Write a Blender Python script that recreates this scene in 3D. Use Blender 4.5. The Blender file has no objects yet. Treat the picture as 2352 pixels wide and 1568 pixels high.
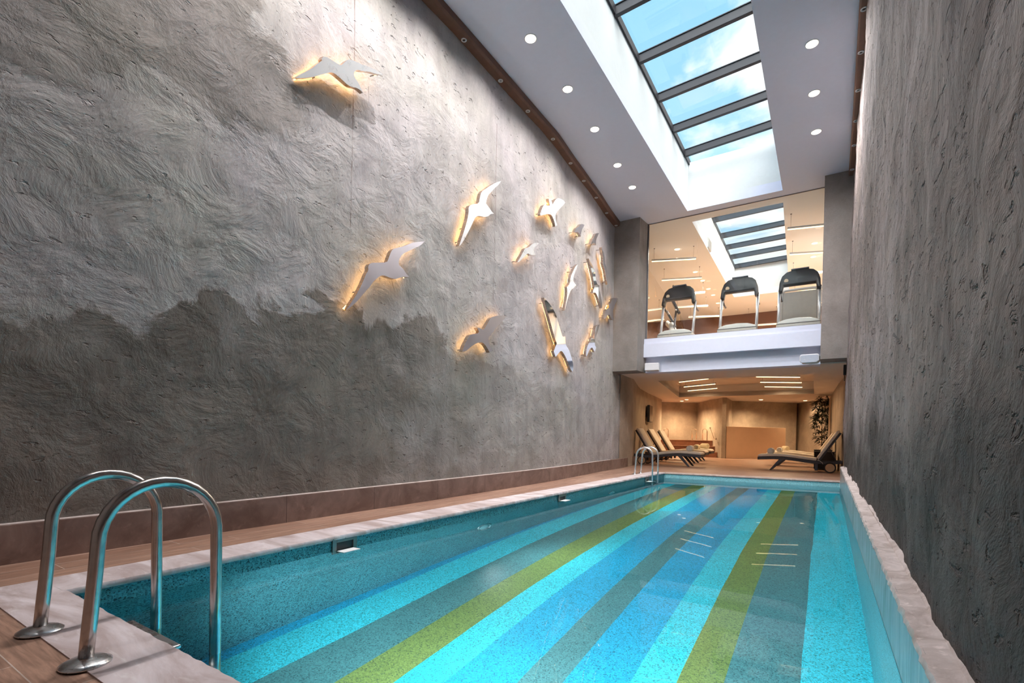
import bpy, bmesh, math, random
from mathutils import Vector, Matrix, noise
random.seed(7)
scene = bpy.context.scene
COL = scene.collection
PI = math.pi

# ------------------------------------------------------------------ camera
CAM_H = 1.0
F_PX, CY = 1126.9, 1006.3
cam_data = bpy.data.cameras.new('camera')
cam_data.sensor_width = 36.0
cam_data.lens = F_PX / 2352 * 36.0
cam_data.shift_y = (CY - 784.0) / 2352.0
cam_data.clip_start = 0.03
cam_data.clip_end = 200
cam = bpy.data.objects.new('camera', cam_data)
COL.objects.link(cam)
def Rz(a): return Matrix.Rotation(a, 3, 'Z')
def Rx(a): return Matrix.Rotation(a, 3, 'X')
def Ry(a): return Matrix.Rotation(a, 3, 'Y')
CM = Rz(.5666) @ Rx(-.0118) @ Ry(-.0190)          # columns: right, forward, up
r_, f_, u_ = CM.col[0], CM.col[1], CM.col[2]
M4 = Matrix(((r_[0], u_[0], -f_[0], 0), (r_[1], u_[1], -f_[1], 0), (r_[2], u_[2], -f_[2], CAM_H), (0, 0, 0, 1)))
cam.matrix_world = M4
scene.camera = cam

# ------------------------------------------------------------------ helpers
def lerp(a, b, t): return a + (b - a) * t
def table(tb, y):
    if y <= tb[0][0]: return tb[0][1]
    for (a, va), (b, vb) in zip(tb, tb[1:]):
        if y <= b:
            t = (y - a) / (b - a); return lerp(va, vb, t)
    return tb[-1][1]
def srgb(r, g, b):
    def c(v):
        v /= 255.0
        return v / 12.92 if v <= .04045 else ((v + .055) / 1.055) ** 2.4
    return (c(r), c(g), c(b), 1.0)

class MB:
    """collects shapes; build() links them as ONE mesh object"""
    def __init__(s): s.bm = bmesh.new()
    def _merge(s, b):
        me = bpy.data.meshes.new('tmp'); b.to_mesh(me); b.free(); s.bm.from_mesh(me); bpy.data.meshes.remove(me)
    def box(s, lo, hi, bev=0.0, seg=2, rot=None, pivot=None):
        b = bmesh.new()
        bmesh.ops.create_cube(b, size=1.0)
        c = [(lo[i] + hi[i]) / 2 for i in range(3)]; d = [hi[i] - lo[i] for i in range(3)]
        for v in b.verts: v.co = Vector((v.co[0] * d[0] + c[0], v.co[1] * d[1] + c[1], v.co[2] * d[2] + c[2]))
        if bev > 0:
            bmesh.ops.bevel(b, geom=b.edges[:], offset=bev, segments=seg, affect='EDGES', profile=.5)
        if rot is not None:
            p = Vector(pivot if pivot is not None else c)
            for v in b.verts: v.co = rot @ (v.co - p) + p
        s._merge(b); return s
    def tube(s, pts, r, seg=12, cap=True, closed=False):
        pts = [Vector(p) for p in pts]; n = len(pts)
        rad = r if isinstance(r, (list, tuple)) else [r] * n
        b = bmesh.new(); rings = []
        t0 = (pts[1] - pts[0]).normalized()
        up = Vector((0, 0, 1)) if abs(t0.z) < .9 else Vector((1, 0, 0))
        nx = t0.cross(up).normalized()
        for i, p in enumerate(pts):
            if closed: t = (pts[(i + 1) % n] - pts[i - 1])
            elif i == 0: t = pts[1] - pts[0]
            elif i == n - 1: t = pts[-1] - pts[-2]
            else: t = (pts[i + 1] - pts[i]).normalized() + (pts[i] - pts[i - 1]).normalized()
            t.normalize()
            nx = (nx - t * nx.dot(t)).normalized(); ny = t.cross(nx)
            rings.append([b.verts.new(p + (nx * math.cos(2 * PI * k / seg) + ny * math.sin(2 * PI * k / seg)) * rad[i]) for k in range(seg)])
        m = n if closed else n - 1
        for i in range(m):
            A, B = rings[i], rings[(i + 1) % n]
            for k in range(seg):
                f = b.faces.new((A[k], A[(k + 1) % seg], B[(k + 1) % seg], B[k])); f.smooth = True
        if cap and not closed:
            b.faces.new(rings[0][::-1]); b.faces.new(rings[-1])
        bmesh.ops.recalc_face_normals(b, faces=b.faces[:])
        s._merge(b); return s
    def cyl(s, a, c, r, seg=24): return s.tube([a, c], r, seg)
    def lathe(s, prof, c=(0, 0, 0), seg=32, axis='Z'):
        b = bmesh.new(); rings = []
        for (r, h) in prof:
            ring = []
            for k in range(seg):
                a = 2 * PI * k / seg
                x, y = r * math.cos(a), r * math.sin(a)
                co = {'Z': (x, y, h), 'Y': (x, h, y), 'X': (h, x, y)}[axis]
                ring.append(b.verts.new(Vector(co) + Vector(c)))
            rings.append(ring)
        for A, B in zip(rings, rings[1:]):
            for k in range(seg):
                f = b.faces.new((A[k], A[(k + 1) % seg], B[(k + 1) % seg], B[k])); f.smooth = True
        b.faces.new(rings[0][::-1]); b.faces.new(rings[-1])
        bmesh.ops.recalc_face_normals(b, faces=b.faces[:])
        s._merge(b); return s
    def prism(s, poly, depth_vec, bev=0.0):
        """poly: list of 3D points (planar), extruded by depth_vec"""
        b = bmesh.new(); d = Vector(depth_vec)
        A = [b.verts.new(Vector(p)) for p in poly]; B = [b.verts.new(Vector(p) + d) for p in poly]
        n = len(A)
        b.faces.new(A); b.faces.new(B[::-1])
        for i in range(n): b.faces.new((A[i], B[i], B[(i + 1) % n], A[(i + 1) % n]))
        bmesh.ops.recalc_face_normals(b, faces=b.faces[:])
        if bev > 0:
            ed = [e for e in b.edges if len(e.link_faces) == 2 and e.calc_face_angle(0) > .5]
            bmesh.ops.bevel(b, geom=ed, offset=bev, segments=2, affect='EDGES', profile=.5)
        s._merge(b); return s
    def face(s, pts):
        f = s.bm.faces.new([s.bm.verts.new(Vector(p)) for p in pts]); return s
    def grid(s, fn, nu, nv, smooth=True):
        V = [[s.bm.verts.new(Vector(fn(i / nu, j / nv))) for j in range(nv + 1)] for i in range(nu + 1)]
        for i in range(nu):
            for j in range(nv):
                f = s.bm.faces.new((V[i][j], V[i + 1][j], V[i + 1][j + 1], V[i][j + 1])); f.smooth = smooth
        return s
    def build(s, name, m, parent=None, origin=None, smooth=None):
        me = bpy.data.meshes.new(name)
        if origin is not None:
            o = Vector(origin)
            for v in s.bm.verts: v.co -= o
        s.bm.to_mesh(me); s.bm.free()
        if smooth is not None:
            me.polygons.foreach_set('use_smooth', [True] * len(me.polygons))
            me.set_sharp_from_angle(angle=math.radians(smooth))
        ob = bpy.data.objects.new(name, me); COL.objects.link(ob)
        if m: me.materials.append(m)
        if parent: ob.parent = parent
        return ob

def tag(o, label=None, cat=None, group=None, kind=None):
    if label: o['label'] = label
    if cat: o['category'] = cat
    if group: o['group'] = group
    if kind: o['kind'] = kind
    return o
def thing(name, label, cat, loc=(0, 0, 0), rz=0, group=None):
    o = bpy.data.objects.new(name, None); COL.objects.link(o)
    o.empty_display_size = .1
    o.location = loc; o.rotation_euler = (0, 0, rz)
    return tag(o, label, cat, group)
def struct(name, mb, m, label=None, parent=None, smooth=None, cat='structure'):
    o = mb.build(name, m, parent, smooth=smooth)
    if parent is None: tag(o, label, cat, kind='structure')
    return o
KIDS = {}
def children(o): return [c for c in bpy.data.objects if c.parent == o]
def dup(o, loc, rz=None, label=None, group=None, parent=None):
    c = o.copy(); COL.objects.link(c)
    if parent is not None: c.parent = parent
    else:
        c.location = loc
        if rz is not None: c.rotation_euler = (0, 0, rz)
        if label: c['label'] = label
        if group: c['group'] = group
    for ch in children(o):
        if ch.type in ('MESH', 'EMPTY', 'LIGHT'): dup(ch, None, parent=c)
    return c

# ------------------------------------------------------------------ materials
def new_mat(name):
    m = bpy.data.materials.new(name); m.use_nodes = True
    nt = m.node_tree; nt.nodes.clear()
    out = nt.nodes.new('ShaderNodeOutputMaterial')
    return m, nt, out
class N:
    def __init__(s, nt): s.nt = nt
    def n(s, t, **kw):
        nd = s.nt.nodes.new('ShaderNode' + t)
        for k, v in kw.items(): setattr(nd, k, v)
        return nd
    def l(s, a, b): s.nt.links.new(a, b)
    def coord(s, scale=(1, 1, 1), rot=(0, 0, 0), loc=(0, 0, 0)):
        tc = s.n('TexCoord'); mp = s.n('Mapping')
        mp.inputs['Scale'].default_value = scale; mp.inputs['Rotation'].default_value = rot; mp.inputs['Location'].default_value = loc
        s.l(tc.outputs['Object'], mp.inputs['Vector']); return mp.outputs['Vector']
    def noise(s, vec, scale, detail=4, rough=.55, dist=0):
        nd = s.n('TexNoise'); nd.inputs['Scale'].default_value = scale; nd.inputs['Detail'].default_value = detail
        nd.inputs['Roughness'].default_value = rough; nd.inputs['Distortion'].default_value = dist
        s.l(vec, nd.inputs['Vector']); return nd.outputs['Fac']
    def vor(s, vec, scale, feature='F1', out='Distance', rnd=1.0):
        nd = s.n('TexVoronoi', feature=feature); nd.inputs['Scale'].default_value = scale
        nd.inputs['Randomness'].default_value = rnd
        s.l(vec, nd.inputs['Vector']); return nd.outputs[out]
    def ramp(s, fac, stops, interp='LINEAR'):
        nd = s.n('ValToRGB'); cr = nd.color_ramp; cr.interpolation = interp
        while len(cr.elements) > 1: cr.elements.remove(cr.elements[-1])
        for i, (p, c) in enumerate(stops):
            e = cr.elements[0] if i == 0 else cr.elements.new(p)
            e.position = p; e.color = c if len(c) == 4 else (c[0], c[1], c[2], 1)
        s.l(fac, nd.inputs['Fac']); return nd.outputs['Color']
    def gray(s, fac, a, b, lo=0.0, hi=1.0):
        nd = s.n('MapRange'); nd.clamp = True
        nd.inputs['From Min'].default_value = a; nd.inputs['From Max'].default_value = b
        nd.inputs['To Min'].default_value = lo; nd.inputs['To Max'].default_value = hi
        s.l(fac, nd.inputs['Value']); return nd.outputs['Result']
    def math(s, op, a, b=None):
        nd = s.n('Math', operation=op)
        for i, v in enumerate((a, b)):
            if v is None: continue
            if isinstance(v, (int, float)): nd.inputs[i].default_value = v
            else: s.l(v, nd.inputs[i])
        return nd.outputs[0]
    def mix(s, fac, a, b, mode='MIX'):
        nd = s.n('Mix', data_type='RGBA', blend_type=mode)
        for key, v in ((0, fac), (6, a), (7, b)):
            if isinstance(v, (int, float)): nd.inputs[key].default_value = v
            elif isinstance(v, (tuple, list)): nd.inputs[key].default_value = v if len(v) == 4 else (*v, 1)
            else: s.l(v, nd.inputs[key])
        return nd.outputs[2]
    def bump(s, h, strength, dist=.02, normal=None):
        nd = s.n('Bump'); nd.inputs['Strength'].default_value = strength; nd.inputs['Distance'].default_value = dist
        s.l(h, nd.inputs['Height'])
        if normal: s.l(normal, nd.inputs['Normal'])
        return nd.outputs['Normal']
    def princ(s, out, color=None, rough=.5, metal=0, normal=None, spec=.5, **kw):
        p = s.n('BsdfPrincipled')
        if color is not None:
            if isinstance(color, (tuple, list)): p.inputs['Base Color'].default_value = color
            else: s.l(color, p.inputs['Base Color'])
        if isinstance(rough, (int, float)): p.inputs['Roughness'].default_value = rough
        else: s.l(rough, p.inputs['Roughness'])
        p.inputs['Metallic'].default_value = metal
        p.inputs['Specular IOR Level'].default_value = spec
        if normal: s.l(normal, p.inputs['Normal'])
        for k, v in kw.items(): p.inputs[k].default_value = v
        s.l(p.outputs['BSDF'], out.inputs['Surface']); return p

def plain(name, color, rough=.5, metal=0, var=.06, vscale=12, bump=0.0, bscale=80, spec=.5):
    m, nt, out = new_mat(name); n = N(nt); v = n.coord()
    f = n.noise(v, vscale, 5)
    k = n.gray(f, .3, .7, 1 - var, 1 + var)
    c = n.mix(1.0, color, k, 'MULTIPLY')
    nrm = n.bump(n.noise(v, bscale, 4), bump, .01) if bump else None
    r = n.gray(f, .3, .7, max(.02, rough - .05), min(1, rough + .05))
    n.princ(out, c, r, metal, nrm, spec); return m
def emis(name, color, strength):
    m, nt, out = new_mat(name); n = N(nt)
    e = n.n('Emission'); e.inputs['Color'].default_value = color; e.inputs['Strength'].default_value = strength
    n.l(e.outputs[0], out.inputs['Surface']); return m

def concrete(name, c1, c2, dark, attr=None, pits=.6, rough=.85, bump=1.0, soft=.04, wob=1.2, extra=None, comb=.5, streak=.12, upper=None, more=0):
    """trowelled plaster in two tints; attr = signed distance (m) to a darker coat of plaster"""
    m, nt, out = new_mat(name); n = N(nt)
    v = n.coord()
    large = n.noise(v, .42, 6, .6, .6)
    med = n.noise(v, 2.3, 7, .62, .5)
    fine = n.noise(v, 34, 5, .65)
    vz = n.coord((1, 5.0, .55)); drip = n.noise(vz, 1.3, 6, .6, .2)
    base = n.mix(n.gray(large, .38, .62), c1, c2)
    base = n.mix(1.0, base, n.gray(n.noise(n.coord((1, 1, 1), (0, 0, 0), (3, 7, 1)), .8, 6, .6, 1.0), .32, .7, .84, 1.14), 'MULTIPLY')
    edge = None
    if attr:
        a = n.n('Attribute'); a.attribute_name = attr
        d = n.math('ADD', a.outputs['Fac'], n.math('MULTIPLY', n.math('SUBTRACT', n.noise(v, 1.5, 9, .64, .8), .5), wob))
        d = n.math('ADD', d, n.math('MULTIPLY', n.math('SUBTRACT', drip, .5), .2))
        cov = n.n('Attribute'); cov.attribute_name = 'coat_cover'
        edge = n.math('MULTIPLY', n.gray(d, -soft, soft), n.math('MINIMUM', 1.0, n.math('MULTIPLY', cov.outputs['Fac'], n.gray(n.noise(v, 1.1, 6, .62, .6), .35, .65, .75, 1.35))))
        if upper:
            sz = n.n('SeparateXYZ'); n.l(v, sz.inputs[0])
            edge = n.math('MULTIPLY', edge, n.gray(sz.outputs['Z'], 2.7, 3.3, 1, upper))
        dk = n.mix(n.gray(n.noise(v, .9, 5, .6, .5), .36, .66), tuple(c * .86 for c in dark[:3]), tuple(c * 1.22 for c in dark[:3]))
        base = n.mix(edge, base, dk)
    base = n.mix(1.0, base, n.gray(med, .3, .72, .88, 1.1), 'MULTIPLY')
    base = n.mix(1.0, base, n.gray(drip, .3, .7, 1 - streak, 1 + streak * .8), 'MULTIPLY')
    base = n.mix(1.0, base, n.gray(fine, .3, .7, .93, 1.06), 'MULTIPLY')
    # combed trowel marks: fine curved ridges in patches
    wv = n.n('TexWave'); wv.wave_type = 'BANDS'; wv.bands_direction = 'DIAGONAL'
    wv.inputs['Scale'].default_value = 24; wv.inputs['Distortion'].default_value = 22; wv.inputs['Detail'].default_value = 4; wv.inputs['Detail Scale'].default_value = .22; wv.inputs['Detail Roughness'].default_value = .55
    n.l(n.coord((1, 1, 1.5)), wv.inputs['Vector'])
    cmask = n.gray(n.noise(n.coord((1, 1, 1), (0, 0, 0), (11, 3, 5)), .9, 4, .6), .46, .66, .05, 1)
    ridges = n.math('MULTIPLY', wv.outputs['Fac'], cmask)
    # gouges and pits
    pn = n.noise(n.coord((1, 1.0, 2.0), (math.radians(-28), 0, 0)), 8.5, 4, .55, .4)
    clus = n.gray(n.noise(v, .9, 4), .40 - more * 3, .62 - more * 3)
    pit = n.math('MULTIPLY', n.gray(pn, .655 - more, .735 - more), clus)
    pn2 = n.gray(n.noise(v, 38, 2, .5), .72 - more, .78 - more)
    pit2 = n.math('MULTIPLY', pn2, clus)
    base = n.mix(n.math('MULTIPLY', pit, .35 * pits), base, tuple(c * .45 for c in c1[:3]))
    base = n.mix(n.math('MULTIPLY', pit2, .8 * pits), base, tuple(c * .2 for c in c1[:3]))
    if extra: base = extra(n, base)
    h = n.bump(med, .45 * bump, .10)
    h = n.bump(ridges, comb * .3 * bump, .006, h)
    h = n.bump(fine, .22 * bump, .008, h)
    h = n.bump(n.math('MULTIPLY', pit, -1), .9 * pits, .05, h)
    h = n.bump(n.math('MULTIPLY', pit2, -1), .7 * pits, .015, h)
    if edge is not None: h = n.bump(edge, .35, .015, h)
    n.princ(out, base, rough, 0, h, .3)
    return m

WHITE = plain('white_paint', srgb(232, 234, 236), .6, var=.015)
CEIL = plain('ceiling_paint', srgb(216, 221, 240), .65, var=.015)
STEEL = plain('polished_steel', (.62, .62, .63, 1), .2, 1.0, .05)
STEEL2 = plain('satin_steel', (.72, .73, .75, 1), .28, 1.0, .05)
DARKMETAL = plain('anthracite_metal', srgb(92, 92, 100), .45, .3, .05)
BLACK = plain('black_plastic', srgb(30, 31, 36), .4, 0, .1)
GREYPL = plain('grey_plastic', srgb(205, 205, 202), .45, 0, .04)
SILVER = plain('silver_paint', srgb(205, 206, 212), .35, .5, .03)
RATTAN = plain('charcoal_frame', srgb(70, 72, 80), .6, 0, .12, 60, .3, 160)
CUSH = plain('cream_cushion', srgb(240, 231, 218), .9, 0, .04, 30, .3, 300)
TOWEL = plain('white_towel', srgb(245, 243, 238), .95, 0, .04, 60, .8, 220)
TOWELC = plain('cream_towel', srgb(245, 232, 200), .95, 0, .04, 60, .8, 220)
WHEEL = plain('beech_wheel', srgb(205, 165, 125), .5, 0, .08, 8)
WOODTRIM = plain('brown_wood_trim', srgb(112, 80, 66), .55, 0, .15, 9)
LENS = plain('spot_glass', srgb(190, 185, 190), .15, 0, .1, 200)
PANELM = plain('tan_panel', srgb(224, 192, 162), .6, 0, .03, 3)
MARBLE = None
SPEAKER_W = plain('white_speaker', srgb(228, 228, 232), .5, 0, .02)
SPEAKER_G = plain('grey_grille', srgb(188, 196, 212), .6, 0, .05, 40, .5, 500)
FRAME = plain('skylight_frame', srgb(44, 44, 50), .5, .1, .05)
DRUBBER = plain('dark_rubber', srgb(38, 36, 36), .7, 0, .1)
GLOW = emis('downlight_glow', srgb(255, 244, 226), 3)
GLOW_W = emis('warm_downlight_glow', srgb(255, 226, 175), 3)
TUBE_W = emis('warm_tube_glow', srgb(255, 220, 165), 2.6)
LED = emis('warm_led_strip', srgb(255, 192, 110), 13)

def glass_mat(name, tint, rmin=.0):
    m, nt, out = new_mat(name); n = N(nt)
    t = n.n('BsdfTransparent'); t.inputs['Color'].default_value = tint
    g = n.n('BsdfGlossy'); g.inputs['Roughness'].default_value = .0
    fr = n.n('Fresnel'); fr.inputs['IOR'].default_value = 1.5
    geo = n.n('NewGeometry')
    front = n.math('SUBTRACT', 1.0, geo.outputs['Backfacing'])
    fac = n.math('MULTIPLY', n.math('ADD', fr.outputs[0], rmin), front)
    mx = n.n('MixShader'); n.l(fac, mx.inputs[0]); n.l(t.outputs[0], mx.inputs[1]); n.l(g.outputs[0], mx.inputs[2])
    n.l(mx.outputs[0], out.inputs['Surface']); return m
GLASS = glass_mat('clear_glass', (.96, .98, .97, 1))
GLASS_G = glass_mat('gym_glass', (.97, .98, .97, 1), .03)

m, nt, out = new_mat('pool_water'); n = N(nt)
g = n.n('BsdfRefraction'); g.inputs['IOR'].default_value = 1.33; g.inputs['Roughness'].default_value = 0
g.inputs['Color'].default_value = (.93, .985, 1, 1)
gl = n.n('BsdfGlossy'); gl.inputs['Roughness'].default_value = 0
rip = n.bump(n.noise(n.coord(), 1.6, 3), .012, .015)
fr = n.n('Fresnel'); fr.inputs['IOR'].default_value = 1.33
for nd in (g, gl, fr): n.l(rip, nd.inputs['Normal'])
geo = n.n('NewGeometry')
fac = n.math('MULTIPLY', fr.outputs[0], n.gray(geo.outputs['Backfacing'], 0, 1, .5, 1))
mx = n.n('MixShader'); n.l(fac, mx.inputs[0]); n.l(g.outputs[0], mx.inputs[1]); n.l(gl.outputs[0], mx.inputs[2])
n.l(mx.outputs[0], out.inputs['Surface']); WATER = m

m, nt, out = new_mat('mirror_wall'); n = N(nt); n.princ(out, (.8, .78, .74, 1), .02, 1.0); MIRROR = m

# bird bodies: steel, mirror polished, brushed, or pale with painted-in reflection
def metal_mat(name, col, rough, met=1.0):
    m, nt, out = new_mat(name); n = N(nt)
    v = n.coord((1, 1, 14))
    r = n.gray(n.noise(v, 9, 4), .3, .7, max(.01, rough * .7), rough * 1.3)
    n.princ(out, col, r, met); return m
MIRR = metal_mat('mirror_steel', (.86, .85, .85, 1), .05)
PAINT_REFL = plain('steel_painted_reflection', (.97, .96, .955, 1), .3, .3, .0)  # pale base paints in the bright reflection of polished steel
BRUSH = plain('brushed_steel', (.56, .55, .59, 1), .34, 1.0, .03, 3)
SIDE = metal_mat('edge_painted_reflection', (.55, .45, .38, 1), .25)  # brown tint paints the reflected wall into the steel edges

def mosaic(name, stops=None, base=None, xlo=0, xhi=1, scale=55, fleck=.5, spec=.4, rough=.35):
    m, nt, out = new_mat(name); n = N(nt); v = n.coord()
    if stops:
        sx = n.n('SeparateXYZ'); n.l(v, sx.inputs[0])
        wob = n.math('MULTIPLY', n.math('SUBTRACT', n.noise(v, .5, 3), .5), .05)
        x = n.gray(n.math('ADD', sx.outputs['X'], wob), xlo, xhi)
        col = n.ramp(x, stops, 'CONSTANT')
    else: col = base
    cell = n.n('TexVoronoi'); cell.inputs['Scale'].default_value = scale; n.l(v, cell.inputs['Vector'])
    sp = n.n('SeparateColor'); n.l(cell.outputs['Color'], sp.inputs[0])
    k = n.gray(sp.outputs[0], 0, 1, 1 - fleck * .55, 1 + fleck * .35)
    c = n.mix(1.0, col, k, 'MULTIPLY')
    dk = n.math('GREATER_THAN', sp.outputs[1], .86)
    c = n.mix(n.math('MULTIPLY', dk, fleck), c, (.012, .05, .065, 1))
    lg = n.gray(n.noise(v, .8, 4), .35, .65, .93, 1.07); c = n.mix(1.0, c, lg, 'MULTIPLY')
    n.princ(out, c, rough, 0, None, spec); return m
CY_ = srgb(70, 226, 246); MB_ = srgb(44, 186, 232); ST_ = srgb(88, 152, 158); OL_ = srgb(132, 160, 92)
XL, XH = -3.9, .5
def sp_(x): return (x - XL) / (XH - XL)
STRIPES = mosaic('striped_mosaic', [(0, MB_), (sp_(-3.72), CY_), (sp_(-3.32), ST_), (sp_(-2.89), OL_), (sp_(-2.56), CY_), (sp_(-2.28), MB_), (sp_(-1.84), ST_),  # first blue stripe paints in the shade along the left side
                 (sp_(-1.565), MB_), (sp_(-1.15), CY_), (sp_(-.86), OL_), (sp_(-.567), ST_), (sp_(-.117), CY_)], xlo=XL, xhi=XH, scale=105, fleck=.5)
TILE = mosaic('teal_mosaic', base=srgb(84, 160, 174), scale=120, fleck=.9)
TILE_LIT = mosaic('lit_teal_mosaic', base=srgb(158, 220, 232), scale=110, fleck=.4)  # lighter copy of the teal tile, light on the far side painted in

def planks():
    m, nt, out = new_mat('wood_look_planks'); n = N(nt)
    tc = n.n('TexCoord'); sx = n.n('SeparateXYZ'); n.l(tc.outputs['Object'], sx.inputs[0])
    # along Y beside the pool, along X before and beyond it
    mid = n.math('MULTIPLY', n.math('GREATER_THAN', sx.outputs['Y'], .75), n.math('LESS_THAN', sx.outputs['Y'], 13.0))
    cA = n.n('CombineXYZ'); n.l(sx.outputs['X'], cA.inputs[0]); n.l(sx.outputs['Y'], cA.inputs[1])
    cB = n.n('CombineXYZ'); n.l(sx.outputs['Y'], cB.inputs[0]); n.l(sx.outputs['X'], cB.inputs[1])
    vm = n.n('Mix', data_type='VECTOR'); n.l(mid, vm.inputs[0]); n.l(cA.outputs[0], vm.inputs[4]); n.l(cB.outputs[0], vm.inputs[5])
    vec = vm.outputs[1]
    br = n.n('TexBrick'); br.offset = .33; br.inputs['Scale'].default_value = 1.0
    br.inputs['Brick Width'].default_value = 1.2; br.inputs['Row Height'].default_value = .2
    br.inputs['Mortar Size'].default_value = .0028; br.inputs['Mortar Smooth'].default_value = .3
    br.inputs['Color1'].default_value = srgb(170, 136, 118); br.inputs['Color2'].default_value = srgb(148, 114, 97); br.inputs['Mortar'].default_value = srgb(196, 178, 168)
    n.l(vec, br.inputs['Vector'])
    gm = n.n('Mapping'); gm.inputs['Scale'].default_value = (1.2, 14, 1); n.l(vec, gm.inputs['Vector'])
    gr = n.noise(gm.outputs[0], 2.6, 7, .62, .8)
    c = n.mix(1.0, br.outputs['Color'], n.gray(gr, .3, .7, .6, 1.38), 'MULTIPLY')
    nrm = n.bump(n.math('SUBTRACT', gr, n.math('MULTIPLY', br.outputs['Fac'], 1.0)), .25, .006)
    n.princ(out, c, .42, 0, nrm, .4); return m
PLANK = planks()

def stone(name, c1, c2, scale=3.0, vein=.5, rough=.5, stretch=(1, 1, 1), joint=None, jaxis=1):
    m, nt, out = new_mat(name); n = N(nt); v = n.coord(stretch)
    a = n.noise(v, scale, 8, .62, 1.2); b = n.noise(v, scale * 5, 6, .6, .5)
    c = n.mix(n.gray(a, .34, .66), c1, c2)
    c = n.mix(n.math('MULTIPLY', n.gray(b, .58, .72), vein), c, tuple(min(1, k * 1.6) for k in c2[:3]))
    h = b
    if joint:
        sx = n.n('SeparateXYZ'); n.l(n.coord(), sx.inputs[0])
        fr = n.math('FRACT', n.math('DIVIDE', n.math('ADD', sx.outputs[jaxis], 50.0), joint))
        j = n.math('LESS_THAN', fr, .0045)
        cell = n.n('TexWhiteNoise', noise_dimensions='1D')
        n.l(n.math('FLOOR', n.math('DIVIDE', n.math('ADD', sx.outputs[jaxis], 50.0), joint)), cell.inputs['W'])
        c = n.mix(1.0, c, n.gray(cell.outputs['Value'], 0, 1, .86, 1.14), 'MULTIPLY')
        c = n.mix(j, c, tuple(k * .35 for k in c1[:3]))
    n.princ(out, c, rough, 0, n.bump(h, .2, .006), .4); return m
COPING = stone('travertine_coping', srgb(176, 157, 154), srgb(226, 216, 220), 2.6, .35, .5, (.45, 1.6, 1))
BASEB = stone('brown_stone_tile', srgb(112, 90, 82), srgb(146, 124, 116), 2.4, .3, .5, (1, 1, 1), joint=1.18)
MARBLE = stone('red_brown_marble', srgb(118, 78, 62), srgb(150, 106, 84), 2.0, .35, .3)
MARBLE_EDGE = plain('pale_marble_edge', srgb(186, 150, 126), .35)
BAND = stone('grey_tile_band', srgb(120, 140, 148), srgb(172, 184, 192), 2.6, .4, .25, (1, 3, .5))  # upright streaks paint a blurred reflection into the tile colour
LEDGE = stone('rough_mortar', srgb(166, 152, 146), srgb(206, 194, 192), 5, .4, .9)

# ------------------------------------------------------------------ room outline (metres; pool axis = +Y)
WB = [(-1.6, -4.95), (1, -4.89), (2.84, -4.84), (5.43, -4.79), (7.8, -4.79), (9.46, -4.845), (11, -4.96), (12.56, -5.09), (14.3, -5.15)]
WT = [(-1.6, -4.8), (1, -4.78), (6, -4.76), (8.8, -4.77), (9.8, -4.86), (10.65, -4.92), (11.55, -4.99), (12.5, -5.09), (13.4, -5.15), (14.3, -5.21)]
RB = [(-1.6, .438), (2, .434), (5, .43), (13.3, .395), (14.2, .395)]
RT = [(-1.6, .355), (8, .36), (11, .40), (13.3, .42), (14.2, .425)]
def xl(y, z): return lerp(table(WB, y), table(WT, y), max(0, min(1, z / 7.0)))
def xr(y, z): return lerp(table(RB, y), table(RT, y), max(0, min(1, z / 7.0)))
ZC, ZL, ZG, ZR = 7.0, 2.787, 3.744, 8.30
YC, YG = 13.3, 13.9

# signed distance (m, >0 inside) to the darker plaster coat on the left wall
LOW = [(-2, 1.8), (.95, 1.84), (1.08, 1.72), (1.25, 1.9), (1.8, 1.85), (2.02, 2.05), (2.37, 2.4), (2.54, 2.17), (3.28, 2.38), (3.85, 2.4), (4.55, 2.4), (5.03, 2.7), (5.5, 2.4), (6.3, 2.2), (7.8, 2.1), (9.6, 1.9), (12.9, 1.5), (15, 1.2)]
UP = [(-3, 9), (2.5, 9), (2.75, 5.0), (2.94, 5.05), (3.0, 4.77), (3.2, 4.4), (3.1, 4.07), (2.77, 3.95), (2.5, 3.87), (2.14, 3.84), (1.78, 3.85), (1.41, 3.56), (.9, 3.4), (-3, 3.3)]
PATCH = [(6.84, 3.3), (7.27, 3.36), (7.27, 3.75), (6.84, 3.75)]
def poly_sd(poly, p):
    x, y = p; inside = False; best = 9e9
    for (x1, y1), (x2, y2) in zip(poly, poly[1:] + poly[:1]):
        if (y1 > y) != (y2 > y) and x < (x2 - x1) * (y - y1) / (y2 - y1) + x1: inside = not inside
        dx, dy = x2 - x1, y2 - y1; L = dx * dx + dy * dy
        t = max(0, min(1, ((x - x1) * dx + (y - y1) * dy) / L)) if L else 0
        best = min(best, math.hypot(x - x1 - t * dx, y - y1 - t * dy))
    return best if inside else -best
def wall_mesh(name, xf, side, y0, y1, z0, z1, step, mat, sdf, label, amp=.012):
    mb = MB(); nu, nv = int((y1 - y0) / step), int((z1 - z0) / step)
    def fn(a, b):
        y, z = lerp(y0, y1, a), lerp(z0, z1, b)
        d = noise.fractal(Vector((0, y * 1.7, z * 1.7)), 1.0, 2.0, 5) * amp + noise.noise(Vector((3, y * .6, z * .6))) * amp * 1.4
        return (xf(y, z) + side * d, y, z)
    mb.grid(fn, nu, nv)
    o = mb.build(name, mat)
    if sdf:
        at = o.data.attributes.new('coat', 'FLOAT', 'POINT')
        at.data.foreach_set('value', [sdf(v.co.y, v.co.z) for v in o.data.vertices])
        at = o.data.attributes.new('coat_cover', 'FLOAT', 'POINT')          # the dark coat thins out towards the far end
        at.data.foreach_set('value', [table([(4.2, 1), (5.5, .62), (7.5, .36), (10, .25), (13, .15)], v.co.y) if side < 0 else 1.0 for v in o.data.vertices])
    tag(o, label, 'wall', kind='structure'); return o
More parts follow.
